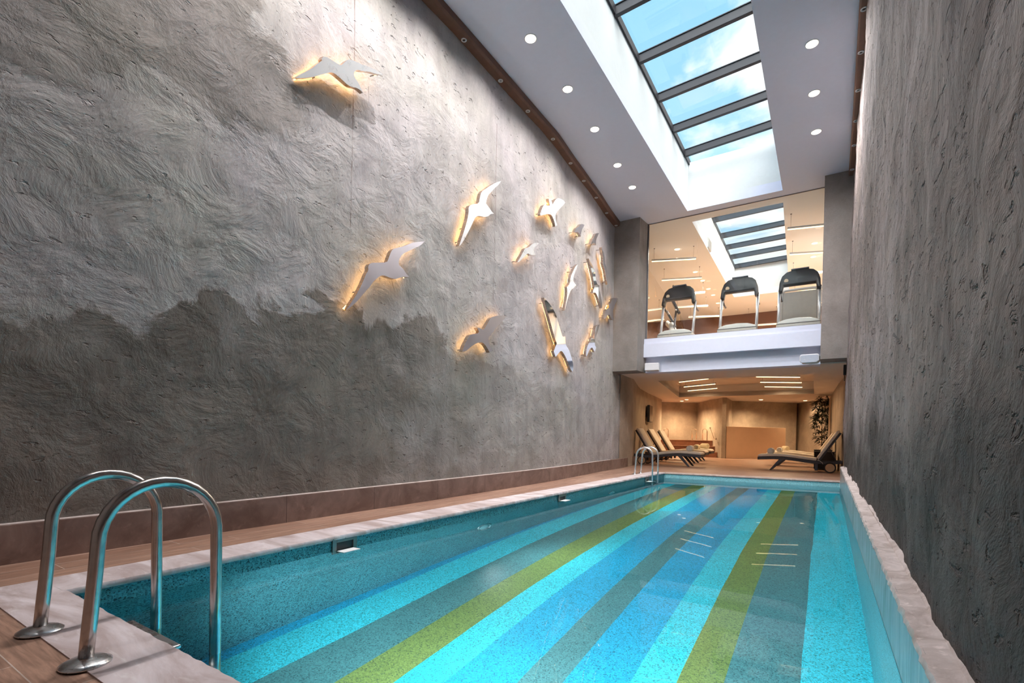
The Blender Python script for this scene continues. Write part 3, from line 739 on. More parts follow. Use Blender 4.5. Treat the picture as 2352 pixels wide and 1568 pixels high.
for bi, (lab, ox, oy, sc, kind, pts) in enumerate(BIRDS):
    px = [(ox + x / sc, oy + y / sc) for x, y in pts]
    cu = sum(p[0] for p in px) / len(px); cv = sum(p[1] for p in px) / len(px)
    d = ray(cu, cv); y, z = 6.0, 4.0
    for _ in range(12):
        X = xl(y, z) + OFF; t = X / d.x; P = CAMP + d * t; y, z = P.y, P.z
    sl = (xl(y + .2, z) - xl(y - .2, z)) / .4; sz = (xl(y, z + .3) - xl(y, z - .3)) / .6
    nrm = Vector((1, -sl, -sz)).normalized()
    nrm = (nrm + Vector((0, 0, -TILT.get(bi, 0)))).normalized()
    C0 = P.copy()
    W = []
    for (u, v) in px:
        dd = ray(u, v); t = (C0 - CAMP).dot(nrm) / dd.dot(nrm); W.append(CAMP + dd * t)
    W = smooth_poly(W, 1)
    root = thing('bird_wall_light', lab, 'wall light', C0, 0, 'steel birds on the left wall')
    loc = [w - C0 for w in W]
    bm = bmesh.new()
    A = [bm.verts.new(p) for p in loc]; B = [bm.verts.new(p - nrm * THICK) for p in loc]
    n_ = len(A)
    f1 = bm.faces.new(A); f2 = bm.faces.new(B[::-1])
    sides = [bm.faces.new((A[i], B[i], B[(i + 1) % n_], A[(i + 1) % n_])) for i in range(n_)]
    bmesh.ops.recalc_face_normals(bm, faces=bm.faces[:])
    for f in sides: f.material_index = 1
    bmesh.ops.triangulate(bm, faces=[f1, f2])
    mbx = MB(); mbx.bm.free(); mbx.bm = bm
    ob = mbx.build('bird_body', PAINT_REFL if bi in (0, 2, 4, 5, 6) else MIRR if kind == 'm' else BRUSH, root); ob.data.materials.append(SIDE)
    # LED strip: thinner copy of the outline, shrunk a little, behind the body
    cen = sum(loc, Vector()) / len(loc)
    sgn = 0
    for i in range(n_): sgn += loc[i].cross(loc[(i + 1) % n_]).dot(nrm)
    sgn = 1 if sgn > 0 else -1
    ins = []
    for i in range(n_):
        e1 = loc[i] - loc[i - 1]; e2 = loc[(i + 1) % n_] - loc[i]
        if e1.length and e2.length and e1.angle(e2) > 1.75: continue          # the strip stops short of sharp tips
        t = (loc[(i + 1) % n_] - loc[i - 1]).normalized(); inn = nrm.cross(t) * sgn
        ins.append(loc[i] + inn * .02 - nrm * (THICK + .006))
    mbx = MB(); mbx.tube(ins, .006, 5, False, True)
    mbx.build('light_strip', LED, root)
    # stand-offs holding the body off the plaster
    far = sorted(range(n_), key=lambda i: -(loc[i] - cen).length)
    picks = [far[0]]
    for i in far:
        if all((loc[i] - loc[j]).length > .25 for j in picks): picks.append(i)
        if len(picks) == 3: break
    for i in picks:
        q = loc[i] * .88 + cen * .12
        mbx = MB(); mbx.tube([q - nrm * THICK, q - nrm * (OFF + .01)], .006, 8)
        mbx.build('standoff', DARKMETAL, root)

# ------------------------------------------------------------------ lamps in the ceiling
def downlight(name, loc, label, glow, group, r=.085, spot=None, col=None, ang=100, blend=.6, soft=.09):
    t = thing(name, label, 'ceiling light', loc, 0, group)
    b = MB(); b.lathe([(r * 1.12, .0), (r * 1.12, -.006), (r * 1.0, -.009), (r * .96, -.004), (r * .96, 0)], (0, 0, 0), 36); b.build('trim_ring', WHITE, t)
    b = MB(); b.lathe([(r * .95, -.003), (r * .92, -.014), (r * .7, -.02), (r * .01, -.022)], (0, 0, 0), 32); b.build('lens', glow, t)
    if spot:
        ld = bpy.data.lights.new('downlight_beam', 'SPOT'); ld.energy = spot; ld.color = col; ld.spot_size = math.radians(ang); ld.spot_blend = blend; ld.shadow_soft_size = soft
        lo = bpy.data.objects.new('downlight_beam', ld); COL.objects.link(lo); lo.parent = t; lo.location = (0, 0, -.03)
    return t
WARMC = (1, .69, .39); GYMC = (1, .88, .74); NEUT = (1, .945, .92)
HL = [(-3.905, 6.45), (-3.905, 7.73), (-3.945, 9.02), (-4.02, 10.48), (-4.06, 11.6)]
ORD = ['nearest', 'second', 'third', 'fourth', 'farthest']
SP_HALL = 140
for i, (x, y) in enumerate(HL):
    downlight('recessed_downlight', (x, y, ZC), 'round ceiling light left of the skylight, %s in its row of five' % ORD[i], GLOW, 'ceiling lights left of the skylight', spot=SP_HALL, col=NEUT, ang=150, blend=1, soft=0)
for i, (x, y) in enumerate([(-.29, 8.75), (-.282, 10.02), (-.265, 11.3)]):
    downlight('recessed_downlight', (x, y, ZC), 'round ceiling light right of the skylight, %s in its row of three' % ['nearest', 'middle', 'farthest'][i], GLOW, 'ceiling lights right of the skylight', spot=230, col=NEUT, ang=168, blend=1, soft=0)
for x, y in ((-3.9, 5.17), (-3.9, 3.9), (-3.9, 2.6), (-3.9, 1.3)):
    ld = bpy.data.lights.new('downlight_beam', 'SPOT'); ld.energy = 215; ld.color = NEUT; ld.spot_size = math.radians(142); ld.spot_blend = 1; ld.shadow_soft_size = 0
    lo = bpy.data.objects.new('downlight_beam', ld); COL.objects.link(lo); lo.location = (x, y, ZC - .03)
GL = [(-4.13, 16.17), (-4.11, 18.73), (-4.09, 19.9), (-4.115, 21.14), (-4.11, 22.15), (-4.17, 23.6), (-4.21, 24.75)]
W7 = ['first', 'second', 'third', 'fourth', 'fifth', 'sixth', 'seventh']
for i, (x, y) in enumerate(GL):
    downlight('recessed_downlight', (x, y, ZC), 'round gym ceiling light behind the glass, %s from the glass in the left row' % W7[i], GLOW_W, 'gym ceiling lights in the left row', spot=420, col=GYMC, ang=168, blend=1, soft=0)
for i, (x, y) in enumerate([(-.384, 17.72), (-.44, 19.02), (-.515, 22.85), (-.543, 24.1), (-.57, 25.3)]):
    downlight('recessed_downlight', (x, y, ZC), 'round gym ceiling light behind the glass, %s from the glass in the right row' % W7[i], GLOW_W, 'gym ceiling lights in the right row', spot=420, col=GYMC, ang=168, blend=1, soft=0)
for (x, y), lab in (((-6.2, 25.9), 'lower left of the pair over the marble steps'), ((-5.74, 24.93), 'upper right of the pair over the marble steps'), ((-2.57, 26.0), 'above the tan panel'), ((-.8, 27.1), 'beside the bamboo plant')):
    downlight('recessed_downlight', (x, y, ZL), 'small warm lounge ceiling light, ' + lab, GLOW_W, 'lounge ceiling lights', r=.09, spot=330 if x < -1 else 130, col=WARMC, ang=150, blend=1, soft=0)
# small spots in the wooden lamp rails
LS = [(-4.60, 5.82), (-4.60, 6.81), (-4.60, 7.71), (-4.63, 8.7), (-4.72, 9.67), (-4.77, 10.5), (-4.84, 11.4), (-4.94, 12.33), (-4.99, 13.2)]
def railspot(x, y, lab, grp):
    t = thing('rail_spotlight', lab, 'spotlight', (x, y, 6.87), 0, grp)
    b = MB(); b.lathe([(.042, 0), (.042, -.006), (.035, -.01), (.031, -.004)], (0, 0, 0), 28); b.build('bezel', SPEAKER_W, t)
    b = MB(); b.lathe([(.031, -.003), (.02, -.004), (.001, -.004)], (0, 0, 0), 24); b.build('lens', LENS, t)
    return t
W9 = ['first', 'second', 'third', 'fourth', 'fifth', 'sixth', 'seventh', 'eighth', 'ninth']
for i, (x, y) in enumerate(LS):
    railspot(xl(y, 6.95) + .07, y, 'unlit spotlight in the left wooden rail, %s one from the picture top' % W9[i], 'spotlights in the left lamp rail')
for i, y in enumerate([8.23, 9.13, 10.1, 11.05, 11.95, 13.0]):
    railspot(xr(y, 6.95) - .035, y, 'unlit spotlight in the right wooden rail, %s one from the picture top' % W9[i], 'spotlights in the right lamp rail')

# hanging linear lamps
def pendant(a, b_, z, zc, lab, grp, glow=TUBE_W, watt=0):
    a = Vector((a[0], a[1], z)); b_ = Vector((b_[0], b_[1], z)); c = (a + b_) / 2; d = b_ - a; L = d.length; rz = math.atan2(d.y, d.x)
    t = thing('linear_pendant', lab, 'pendant light', c, rz, grp)
    b = MB(); b.box((-L / 2, -.022, 0), (L / 2, .022, .05), .003); b.build('housing', WHITE, t)
    b = MB(); b.box((-L / 2 + .004, -.02, -.022), (L / 2 - .004, .02, .001), .004); b.build('diffuser', glow, t)
    if watt:
        ld = bpy.data.lights.new('tube_light', 'SPOT'); ld.energy = watt; ld.color = WARMC; ld.spot_size = math.radians(172); ld.spot_blend = 1; ld.shadow_soft_size = 0
        lo = bpy.data.objects.new('tube_light', ld); COL.objects.link(lo); lo.parent = t; lo.location = (0, 0, -.03)
    for s in (-1, 1):
        b = MB(); b.tube([(s * (L / 2 - .08), 0, .05), (s * (L / 2 - .08), 0, zc - z)], .003, 6); b.lathe([(.02, zc - z), (.02, zc - z - .012), (.003, zc - z - .02)], (s * (L / 2 - .08), 0, 0), 12)
        b.build('suspension_wire', DARKMETAL, t)
    return t
PLG = [((-4.82, 15.75), (-3.54, 16.2)), ((-5.08, 17.85), (-3.78, 18.25)), ((-5.3, 19.95), (-4.05, 20.2)), ((-5.6, 21.9), (-4.35, 22.35)), ((-5.53, 24.0), (-4.22, 24.5))]
for i, (a, b_) in enumerate(PLG): pendant(a, b_, 6.6, ZC, 'hanging linear gym lamp in the left row, %s from the glass' % W7[i], 'linear gym lamps in the left row')
PRG = [((-.96, 15.1), (.3, 15.4)), ((-1.02, 17.2), (.2, 17.6)), ((-1.1, 19.35), (.15, 19.7)), ((-1.147, 21.47), (.1, 21.8)), ((-1.2, 23.66), (.05, 24.0))]
for i, (a, b_) in enumerate(PRG): pendant(a, b_, 6.6, ZC, 'hanging linear gym lamp in the right row, %s from the glass' % W7[i], 'linear gym lamps in the right row')
pendant((-3.2, 25.3), (-1.9, 25.5), 6.2, ZC, 'hanging linear lamp low before the brown gym back wall', 'linear gym lamps in the middle')
TL = [((-4.72, 19.24), (-3.52, 18.45)), ((-5.0, 21.19), (-3.63, 20.38)), ((-5.27, 23.09), (-3.88, 22.24))]
TR = [((-1.99, 18.45), (-.73, 19.12)), ((-2.05, 20.32), (-.75, 21.01)), ((-2.08, 22.21), (-.79, 22.9))]
for g_, side in ((TL, 'left'), (TR, 'right')):
    for i, (a, b_) in enumerate(g_):
        pendant(a, b_, 3.05, 3.29, 'warm linear lamp hanging in the lounge ceiling recess, %s of the %s three' % (['nearest', 'middle', 'farthest'][i], side), 'linear lounge lamps on the ' + side, glow=TUBE_W, watt=90)

# ------------------------------------------------------------------ the lounge under the gym
TA, TB, TC, TD = (-4.66, 16.2), (-.29, 16.07), (-.38, 23.15), (-5.73, 23.4)
mb = MB()
slab(mb, [(-8.5, 13.95), (1.2, 13.95), (1.2, TB[1]), TB, TA, (-8.5, TA[1])], ZL, ZL + .2)
slab(mb, [(-8.5, TA[1]), TA, TD, (-8.5, TD[1])], ZL, ZL + .2)
slab(mb, [TB, (1.2, TB[1]), (1.2, TC[1]), TC], ZL, ZL + .2)
slab(mb, [(-8.5, TD[1]), TD, TC, (1.2, TC[1]), (1.2, 33), (-8.5, 33)], ZL, ZL + .2)
LCEIL = plain('lounge_ceiling_paint', srgb(224, 214, 206), .7, var=.01)
struct('ceiling_lounge', mb, LCEIL, 'low ceiling of the lounge under the gym', cat='ceiling')
mb = MB()
for p, q in ((TA, TB), (TB, TC), (TC, TD), (TD, TA)):
    mb.face([(p[0], p[1], ZL), (q[0], q[1], ZL), (q[0], q[1], 3.3), (p[0], p[1], 3.3)])
mb.face([(*TA, 3.29), (*TB, 3.29), (*TC, 3.29), (*TD, 3.29)])
struct('ceiling_recess', mb, LCEIL, 'recess with hanging lamps in the lounge ceiling', cat='ceiling')
# left lounge wall (curved), back walls, right wall
LW = [(13.2, -5.08), (14.3, -5.15), (15.4, -5.21), (16.5, -5.5), (18.6, -6.03), (21, -6.42), (24.6, -6.86)]
mb = MB(); mb.grid(lambda a, b: (table(LW, lerp(14.0, 24.6, a)), lerp(14.0, 24.6, a), lerp(0, ZL + .05, b)), 60, 10); mb.face([(-6.86, 24.6, 0), (-6.86, 24.6, ZL + .05), (-8, 24.6, ZL + .05), (-8, 24.6, 0)])
struct('wall_lounge_left', mb, PLASTER_LNG, 'curved plaster wall on the left of the lounge', cat='wall')
for nm, lab, segs in (('wall_steps', 'back wall behind the marble steps', ((-8.2, 24.5), (-8.2, 26.0), (-5.81, 27.7))),
                      ('wall_angled', 'angled plaster wall between the marble steps and the tan panel', ((-5.81, 27.7), (-3.98, 24.2), (-3.80, 24.15), (-3.9, 26.5))),
                      ('wall_lounge_back', 'warm lit back wall above the tan panel', ((-3.9, 26.5), (-1.22, 28.93), (-1.2, 29.3))),
                      ('wall_corner', 'back wall of the corner behind the bamboo plant', ((-1.2, 29.3), (.16, 26.1)))):
    mb = MB()
    for p, q in zip(segs, segs[1:]): mb.face([(p[0], p[1], 0), (q[0], q[1], 0), (q[0], q[1], ZL + .05), (p[0], p[1], ZL + .05)])
    struct(nm, mb, PLASTER_LNG, lab, cat='wall')
mb = MB(); RL = [(14.15, .44), (17, .47), (19, .36), (22, .27), (26.1, .16)]
mb.grid(lambda a, b: (table(RL, lerp(14.15, 26.2, a)), lerp(14.15, 26.2, a), lerp(0, ZL + .05, b)), 50, 8)
struct('wall_lounge_right', mb, PLASTER_LNG, 'plaster wall on the right of the lounge', cat='wall')
# tan panel
mb = MB(); p, q = Vector((-3.79, 24.3, 0)), Vector((-1.56, 26.9, 0)); d = (q - p).normalized(); nn = Vector((-d.y, d.x, 0))
mb.prism([p, q, q + nn * .12, p + nn * .12], (0, 0, 1.465), .006)
tag(mb.build('partition_panel', PANELM), 'plain tan half-height panel standing at the back of the lounge', 'panel')
# marble steps
st = thing('marble_platform', 'red brown marble stepped platform in the back left corner of the lounge', 'platform', (-5.6, 25.2, 0))
for k, (y, z) in enumerate(((24.65, .26), (24.98, .53), (25.3, .8))):
    xr_ = -3.98 - (y - 24.2) * (1.83 / 3.5) - .01
    b = MB(); b.prism([(-8.1 + 5.6, y - 25.2, z - .28 if k else 0), (xr_ + 5.6, y - 25.2, z - .28 if k else 0), (-5.82 + 5.6, 27.6 - 25.2, z - .28 if k else 0), (-8.1 + 5.6, 26.05 - 25.2, z - .28 if k else 0)], (0, 0, .255 if k else z - .025))
    o = b.build('step', MARBLE, st)
    b = MB(); b.box((-8.1 + 5.6, y - .015 - 25.2, z - .025), (xr_ + 5.6, y + .06 - 25.2, z), .004); b.build('step_edge', MARBLE_EDGE, o)
# chrome rails on the platform
CHROME = plain('chrome', (.8, .74, .68, 1), .12, 1.0)
def urail(x, y, lab):
    t = thing('grab_rail', lab, 'handrail', (x, y, .8), 0, 'chrome rails on the marble platform')
    b = MB(); pts = [(0, 0, 0), (0, 0, .45)] + [(.07 - .07 * math.cos(a), .15 - .15 * math.cos(a), .47 + .09 * math.sin(a)) for a in [PI * i / 10 for i in range(11)]] + [(.14, .3, .45), (.14, .3, 0)]
    b.tube(pts, .018, 12); b.build('rail', CHROME, t)
    for p in ((0, 0), (.14, .3)):
        b = MB(); b.lathe([(.045, 0), (.045, .008), (.02, .014)], (p[0], p[1], 0), 20); b.build('floor_flange', CHROME, t)
urail(-6.98, 25.55, 'chrome arched rail left end of the marble platform above the lounger backs')
urail(-5.62, 25.75, 'chrome arched rail in the middle of the marble platform, left of the central pair')
urail(-5.12, 25.75, 'chrome arched rail in the middle of the marble platform, right of the central pair')
t = thing('wall_handrail', 'short sloping chrome handrail fixed to the angled wall by the marble steps', 'handrail', (-4.5, 25.0, 1.1))
b = MB(); b.tube([(-.18, .15, .30), (-.15, .08, .30), (-.12, .04, .25), (.12, -.42, -.18), (.17, -.47, -.22), (.21, -.42, -.22)], .016, 10); b.build('rail', CHROME, t)
for p in ((-.15, .11, .30), (.21, -.40, -.22)):
    b = MB(); b.lathe([(.035, 0), (.035, .012), (.015, .02)], p, 16, 'Y'); b.build('wall_flange', CHROME, t)
# dark box on the left lounge wall
t = thing('wall_screen', 'dark flat screen mounted on the left lounge wall', 'screen', (-6.28, 20.6, 1.9), math.atan2(1, -.16) - PI / 2)
b = MB(); b.box((.0, -.45, -.35), (.1, .45, .35), .01); b.build('casing', BLACK, t)
b = MB(); b.box((.1, -.42, -.32), (.104, .42, .32)); b.build('display', plain('dark_display', srgb(74, 66, 62), .15), t)
b = MB(); b.box((-.12, -.12, -.12), (.0, .12, .12)); b.build('bracket', BLACK, t)

# loungers -----------------------------------------------------------------
def prof_seat(s):      # s 0..1.62 along the seat, cushion underside height
    return table([(0, .395), (.15, .405), (.45, .425), (.7, .425), (1.0, .40), (1.3, .36), (1.62, .325)], s)
def sweep(mb, xs, top, bot, y0, y1, rnd=.0):
    P = [(x, top(x)) for x in xs] + [(x, bot(x)) for x in reversed(xs)]
    mb.prism([(x, y0, z) for x, z in P], (0, y1 - y0, 0), rnd)
def make_lounger(label, group, loc, rz, cover):
    t = thing('sun_lounger', label, 'sun lounger', loc, rz, group)
    xs = [.05 * i for i in range(0, 45)]
    def rail(x): return table([(0, .39), (.15, .40), (.45, .42), (.7, .42), (1.0, .395), (1.3, .355), (1.62, .325), (1.9, .335), (2.2, .36)], x)
    for y in (0, .6):
        b = MB(); sweep(b, xs, rail, lambda x: rail(x) - .085, y, y + .05, .008); b.build('side_rail', RATTAN, t)
    b = MB(); b.box((0, .05, .31), (.06, .6, .385), .006)
    for i in range(9):
        x = .15 + .18 * i; b.box((x, .05, rail(x) - .03), (x + .07, .6, rail(x) - .01))
    b.box((2.12, .05, .28), (2.18, .6, .34), .006); b.build('slats', RATTAN, t)
    for y in (.0, .6):
        b = MB(); b.prism([(.33, y + .002, 0), (.39, y + .002, 0), (.74, y + .002, .36), (.60, y + .002, .36)], (0, .046, 0), .006); b.build('front_leg', RATTAN, t)
        b = MB(); b.box((1.52, y + .002, .05), (1.60, y + .048, .30), .006); b.build('rear_leg', RATTAN, t)
        b = MB(); yw = -.028 if y == 0 else .652
        b.lathe([(.145, -.02), (.15, -.012), (.15, .012), (.145, .02)], (1.9, yw, .15), 36, 'Y'); w = b.build('wheel', DRUBBER, t)
        b = MB(); b.lathe([(.118, -.024), (.118, .024)], (1.9, yw, .15), 32, 'Y'); b.lathe([(.02, -.03), (.02, .03)], (1.9, yw, .15), 14, 'Y'); b.build('wheel_disc', WHEEL, w)
        b = MB(); b.box((1.87, y + .004, .13), (1.93, y + .046, .28)); b.build('wheel_bracket', RATTAN, t)
    ca, sa = .53, .85
    def BP(s, h): return (1.62 + s * ca - h * sa, .335 + s * sa + h * ca)
    b = MB()
    for y in (.03, .57):
        pts = [BP(0, -.03), BP(.98, -.03), BP(.98, .02), BP(0, .02)]
        b.prism([(x, y, z) for x, z in pts], (0, .05, 0), .005)
    for i in range(7):
        s_ = .08 + .14 * i; pts = [BP(s_, -.02), BP(s_ + .06, -.02), BP(s_ + .06, .01), BP(s_, .01)]
        b.prism([(x, .08, z) for x, z in pts], (0, .49, 0))
    b.build('backrest_frame', RATTAN, t)
    b = MB(); p0 = BP(.45, -.03); b.tube([(p0[0], .1, p0[1]), (2.06, .1, .33)], .012, 8); b.tube([(p0[0], .55, p0[1]), (2.06, .55, .33)], .012, 8); b.build('backrest_prop', DARKMETAL, t)
    # cushion: seat and back in one sheet of padding
    b = MB(); xs2 = [.0 + .06 * i for i in range(27)]
    sweep(b, xs2, lambda x: rail(x) + .085 - (.03 if x < .03 else 0), lambda x: rail(x) + .004, .01, .64, .02); cu = b.build('seat_cushion', CUSH, t)
    cu.data.polygons.foreach_set('use_smooth', [True] * len(cu.data.polygons)); cu.data.set_sharp_from_angle(angle=.9)
    b = MB(); pts = [BP(.02, .025), BP(1.0, .025), BP(1.02, .05), BP(1.0, .10), BP(.05, .10)]
    b.prism([(x, .03, z) for x, z in pts], (0, .59, 0), .02); cu = b.build('back_cushion', CUSH, t)
    cu.data.polygons.foreach_set('use_smooth', [True] * len(cu.data.polygons)); cu.data.set_sharp_from_angle(angle=.9)
    b = MB(); b.tube([(1.6, -.004, .37), (1.63, -.02, .36), (1.66, -.015, .32), (1.7, -.02, .30), (1.73, -.012, .24)], .006, 6)
    b.tube([(1.6, -.004, .37), (1.58, -.02, .36), (1.6, -.02, .345), (1.64, -.02, .355)], .006, 6); b.build('tie', TOWEL, t)
    return t
GL_, GR_ = 'loungers along the left lounge wall', 'loungers along the right lounge wall'
LR = [(-1.74, 17.0), (-1.74, 19.6), (-1.80, 22.2)]
L0 = make_lounger('sun lounger with pale cushion on the right, nearest the pool with its wooden wheel showing', GR_, (LR[0][0], LR[0][1], 0), 0, None)
dup(L0, (LR[1][0], LR[1][1], 0), 0, 'sun lounger with cream cushion on the right, middle one of the three', GR_)
dup(L0, (LR[2][0], LR[2][1], 0), 0, 'sun lounger with cream cushion on the right, farthest of the three by the plant', GR_)
LLT = [(-3.31, 17.08), (-3.6, 19.3), (-3.78, 21.35)]
for (x, y), lab in zip(LLT, ('sun lounger with pale cushion on the left, nearest the pool behind the far ladder', 'sun lounger with cream cushion on the left, middle one of the three', 'sun lounger with cream cushion on the left, farthest of the three before the marble steps')):
    dup(L0, (x, y, 0), PI, lab, GL_)
# rolled towels: a spiral end and a fluffy roll
def towel(loc, rz, lab, m, grp, r=.095, L=.36):
    b = MB()
    b.lathe([(r * .3, -L / 2 - .004), (r * .82, -L / 2), (r, -L / 2 + .03), (r * 1.03, 0), (r, L / 2 - .03), (r * .82, L / 2), (r * .3, L / 2 + .004)], (0, 0, r), 28, 'Y')
    t = thing('rolled_towel', lab, 'towel', loc, rz, grp); b.build('roll', m, t)
    for e in (-1, 1):
        b = MB(); pts = [(r * (.12 + .75 * k / 40) * math.cos(k * .42), e * (L / 2 + .003), r + r * (.12 + .75 * k / 40) * math.sin(k * .42)) for k in range(41)]
        b.tube(pts, .007, 6); b.build('spiral_edge', m, t)
    return t
ZT = .487
towel((-1.39, 17.25, ZT), 0, 'white rolled towel on the nearest right lounger', TOWEL, 'towels on the right loungers')
towel((-1.33, 19.85, ZT), 0, 'white rolled towel on the middle right lounger', TOWEL, 'towels on the right loungers', r=.085)
towel((-1.30, 22.45, ZT), .5, 'cream rolled towel on the farthest right lounger', TOWELC, 'towels on the right loungers', r=.09)
towel((-3.72, 16.83, ZT), 0, 'white rolled towel on the nearest left lounger', TOWEL, 'towels on the left loungers', r=.1)
towel((-3.98, 19.05, ZT), 0, 'cream rolled towel on the middle left lounger', TOWELC, 'towels on the left loungers', r=.1)
towel((-4.10, 21.1, ZT), .9, 'cream rolled towel on the farthest left lounger', TOWELC, 'towels on the left loungers', r=.11)
# wicker cube tables
WICK = plain('black_wicker', srgb(34, 34, 40), .6, 0, .2, 90, .8, 140)
for (x, y), lab in (((-.26, 18.25), 'black wicker cube table between the nearest and middle right loungers'), ((-.30, 20.85), 'black wicker cube table between the middle and farthest right loungers')):
    t = thing('side_table', lab, 'side table', (x, y, 0), 0, 'black wicker tables by the right loungers')
    b = MB(); b.box((0, 0, .03), (.55, .55, .56), .015); b.build('table_body', WICK, t)
    b = MB(); b.box((-.01, -.01, .56), (.56, .56, .585), .006); b.build('table_top', BLACK, t)

# bamboo plant
pt = thing('potted_bamboo', 'tall dark green potted bamboo plant in the right corner of the lounge', 'plant', (-.06, 23.9, 0))
b = MB(); b.lathe([(.13, 0), (.15, .02), (.18, .32), (.19, .34), (.17, .34), (.16, .30), (.01, .30)], (0, 0, 0), 32); b.build('pot', plain('brown_pot', srgb(70, 52, 44), .5), pt)
b = MB(); rnd = random.Random(4)
stems = []
for k in range(3):
    a = k * 2.1; pts = [(.05 * math.cos(a), .05 * math.sin(a), .3)]
    for i in range(1, 9):
        z = .3 + .28 * i; pts.append((.05 * math.cos(a) * (1 + .12 * i) + rnd.uniform(-.015, .015), .05 * math.sin(a) * (1 + .12 * i) + rnd.uniform(-.015, .015), z))
    stems.append(pts); b.tube(pts, [.013 - .001 * i for i in range(9)], 8)
b.build('cane', plain('brown_cane', srgb(96, 74, 46), .6, 0, .15, 30), pt)
b = MB()
def leaf(p, d, L):
    d = d.normalized(); up = Vector((0, 0, 1)); s_ = d.cross(up)
    s_ = s_.normalized() if s_.length > .01 else Vector((1, 0, 0)); w = L * .09
    q = [p, p + d * L * .35 + s_ * w, p + d * L * .7 + s_ * w * .7 - up * L * .06, p + d * L - up * L * .16, p + d * L * .7 - s_ * w * .7 - up * L * .06, p + d * L * .35 - s_ * w]
    f = b.bm.faces.new([b.bm.verts.new(v) for v in q])
clusters = []
for zc, rad, cnt in ((2.58, .30, 30), (2.42, .38, 36), (2.2, .34, 34), (1.95, .40, 40), (1.75, .42, 40), (1.55, .34, 28), (1.3, .28, 20), (1.02, .32, 24), (.85, .22, 12)):
    for i in range(cnt):
        a = rnd.uniform(0, 2 * PI); rr = rad * math.sqrt(rnd.random())
        c = Vector((rr * math.cos(a), rr * math.sin(a) * .8, zc + rnd.uniform(-.1, .1)))
        c.x = min(c.x, .16)
        for j in range(7):
            aa = a + rnd.uniform(-1.5, 1.5); dd = Vector((math.cos(aa), math.sin(aa), rnd.uniform(-.7, .6)))
            leaf(c, dd, rnd.uniform(.13, .25))
for v in b.bm.verts: v.co.x = min(v.co.x, .19)
b.build('foliage', plain('dark_bamboo_leaf', srgb(34, 40, 24), .5, 0, .25, 30), pt)

# speakers
t = thing('wall_speaker', 'small white box speaker at the left under the white fascia', 'speaker', (-4.11, 13.72, 2.9), .12, 'speakers under the fascia')
b = MB(); b.box((-.19, -.12, -.1), (.19, .12, .11), .015); b.build('cabinet', SPEAKER_W, t)
b = MB(); b.box((-.18, -.128, -.09), (.18, -.12, .1), .003); b.build('grille', plain('white_grille', srgb(220, 220, 226), .6, 0, .02, 40, .4, 400), t)
b = MB(); b.box((-.04, .12, -.03), (.04, .235, .03)); b.build('bracket', DARKMETAL, t)
t = thing('wall_speaker', 'grey and white rounded speaker at the right under the white fascia', 'speaker', (-.33, 13.68, 2.885), -.1, 'speakers under the fascia')
b = MB(); b.prism([(-.2, -.1, .07), (-.17, -.1, .105), (.17, -.1, .105), (.2, -.1, .07), (.2, -.1, -.06), (.15, -.1, -.105), (-.15, -.1, -.105), (-.2, -.1, -.06)], (0, .2, 0), .012); b.build('cabinet', SPEAKER_W, t)
b = MB(); b.prism([(-.185, -.112, .06), (-.16, -.112, .085), (.16, -.112, .085), (.185, -.112, .06), (.185, -.112, -.055), (.14, -.112, -.09), (-.14, -.112, -.09), (-.185, -.112, -.055)], (0, .012, 0), .002); g_ = b.build('grille', SPEAKER_G, t)
b = MB(); b.box((-.115, -.115, -.02), (-.075, -.111, -.012)); b.build('badge', SPEAKER_W, g_)
b = MB(); b.box((-.04, .1, -.03), (.04, .275, .03)); b.build('bracket', DARKMETAL, t)
# small cable box at the top of the lower right wall
b = MB(); b.box((.345, 13.9, 2.50), (.40, 14.0, 2.74), .006); b.tube([(.37, 13.95, 2.5), (.372, 13.95, 2.36)], .008, 8)
tag(b.build('cable_box', BLACK), 'small black cable box where the right column meets the lounge wall', 'box')

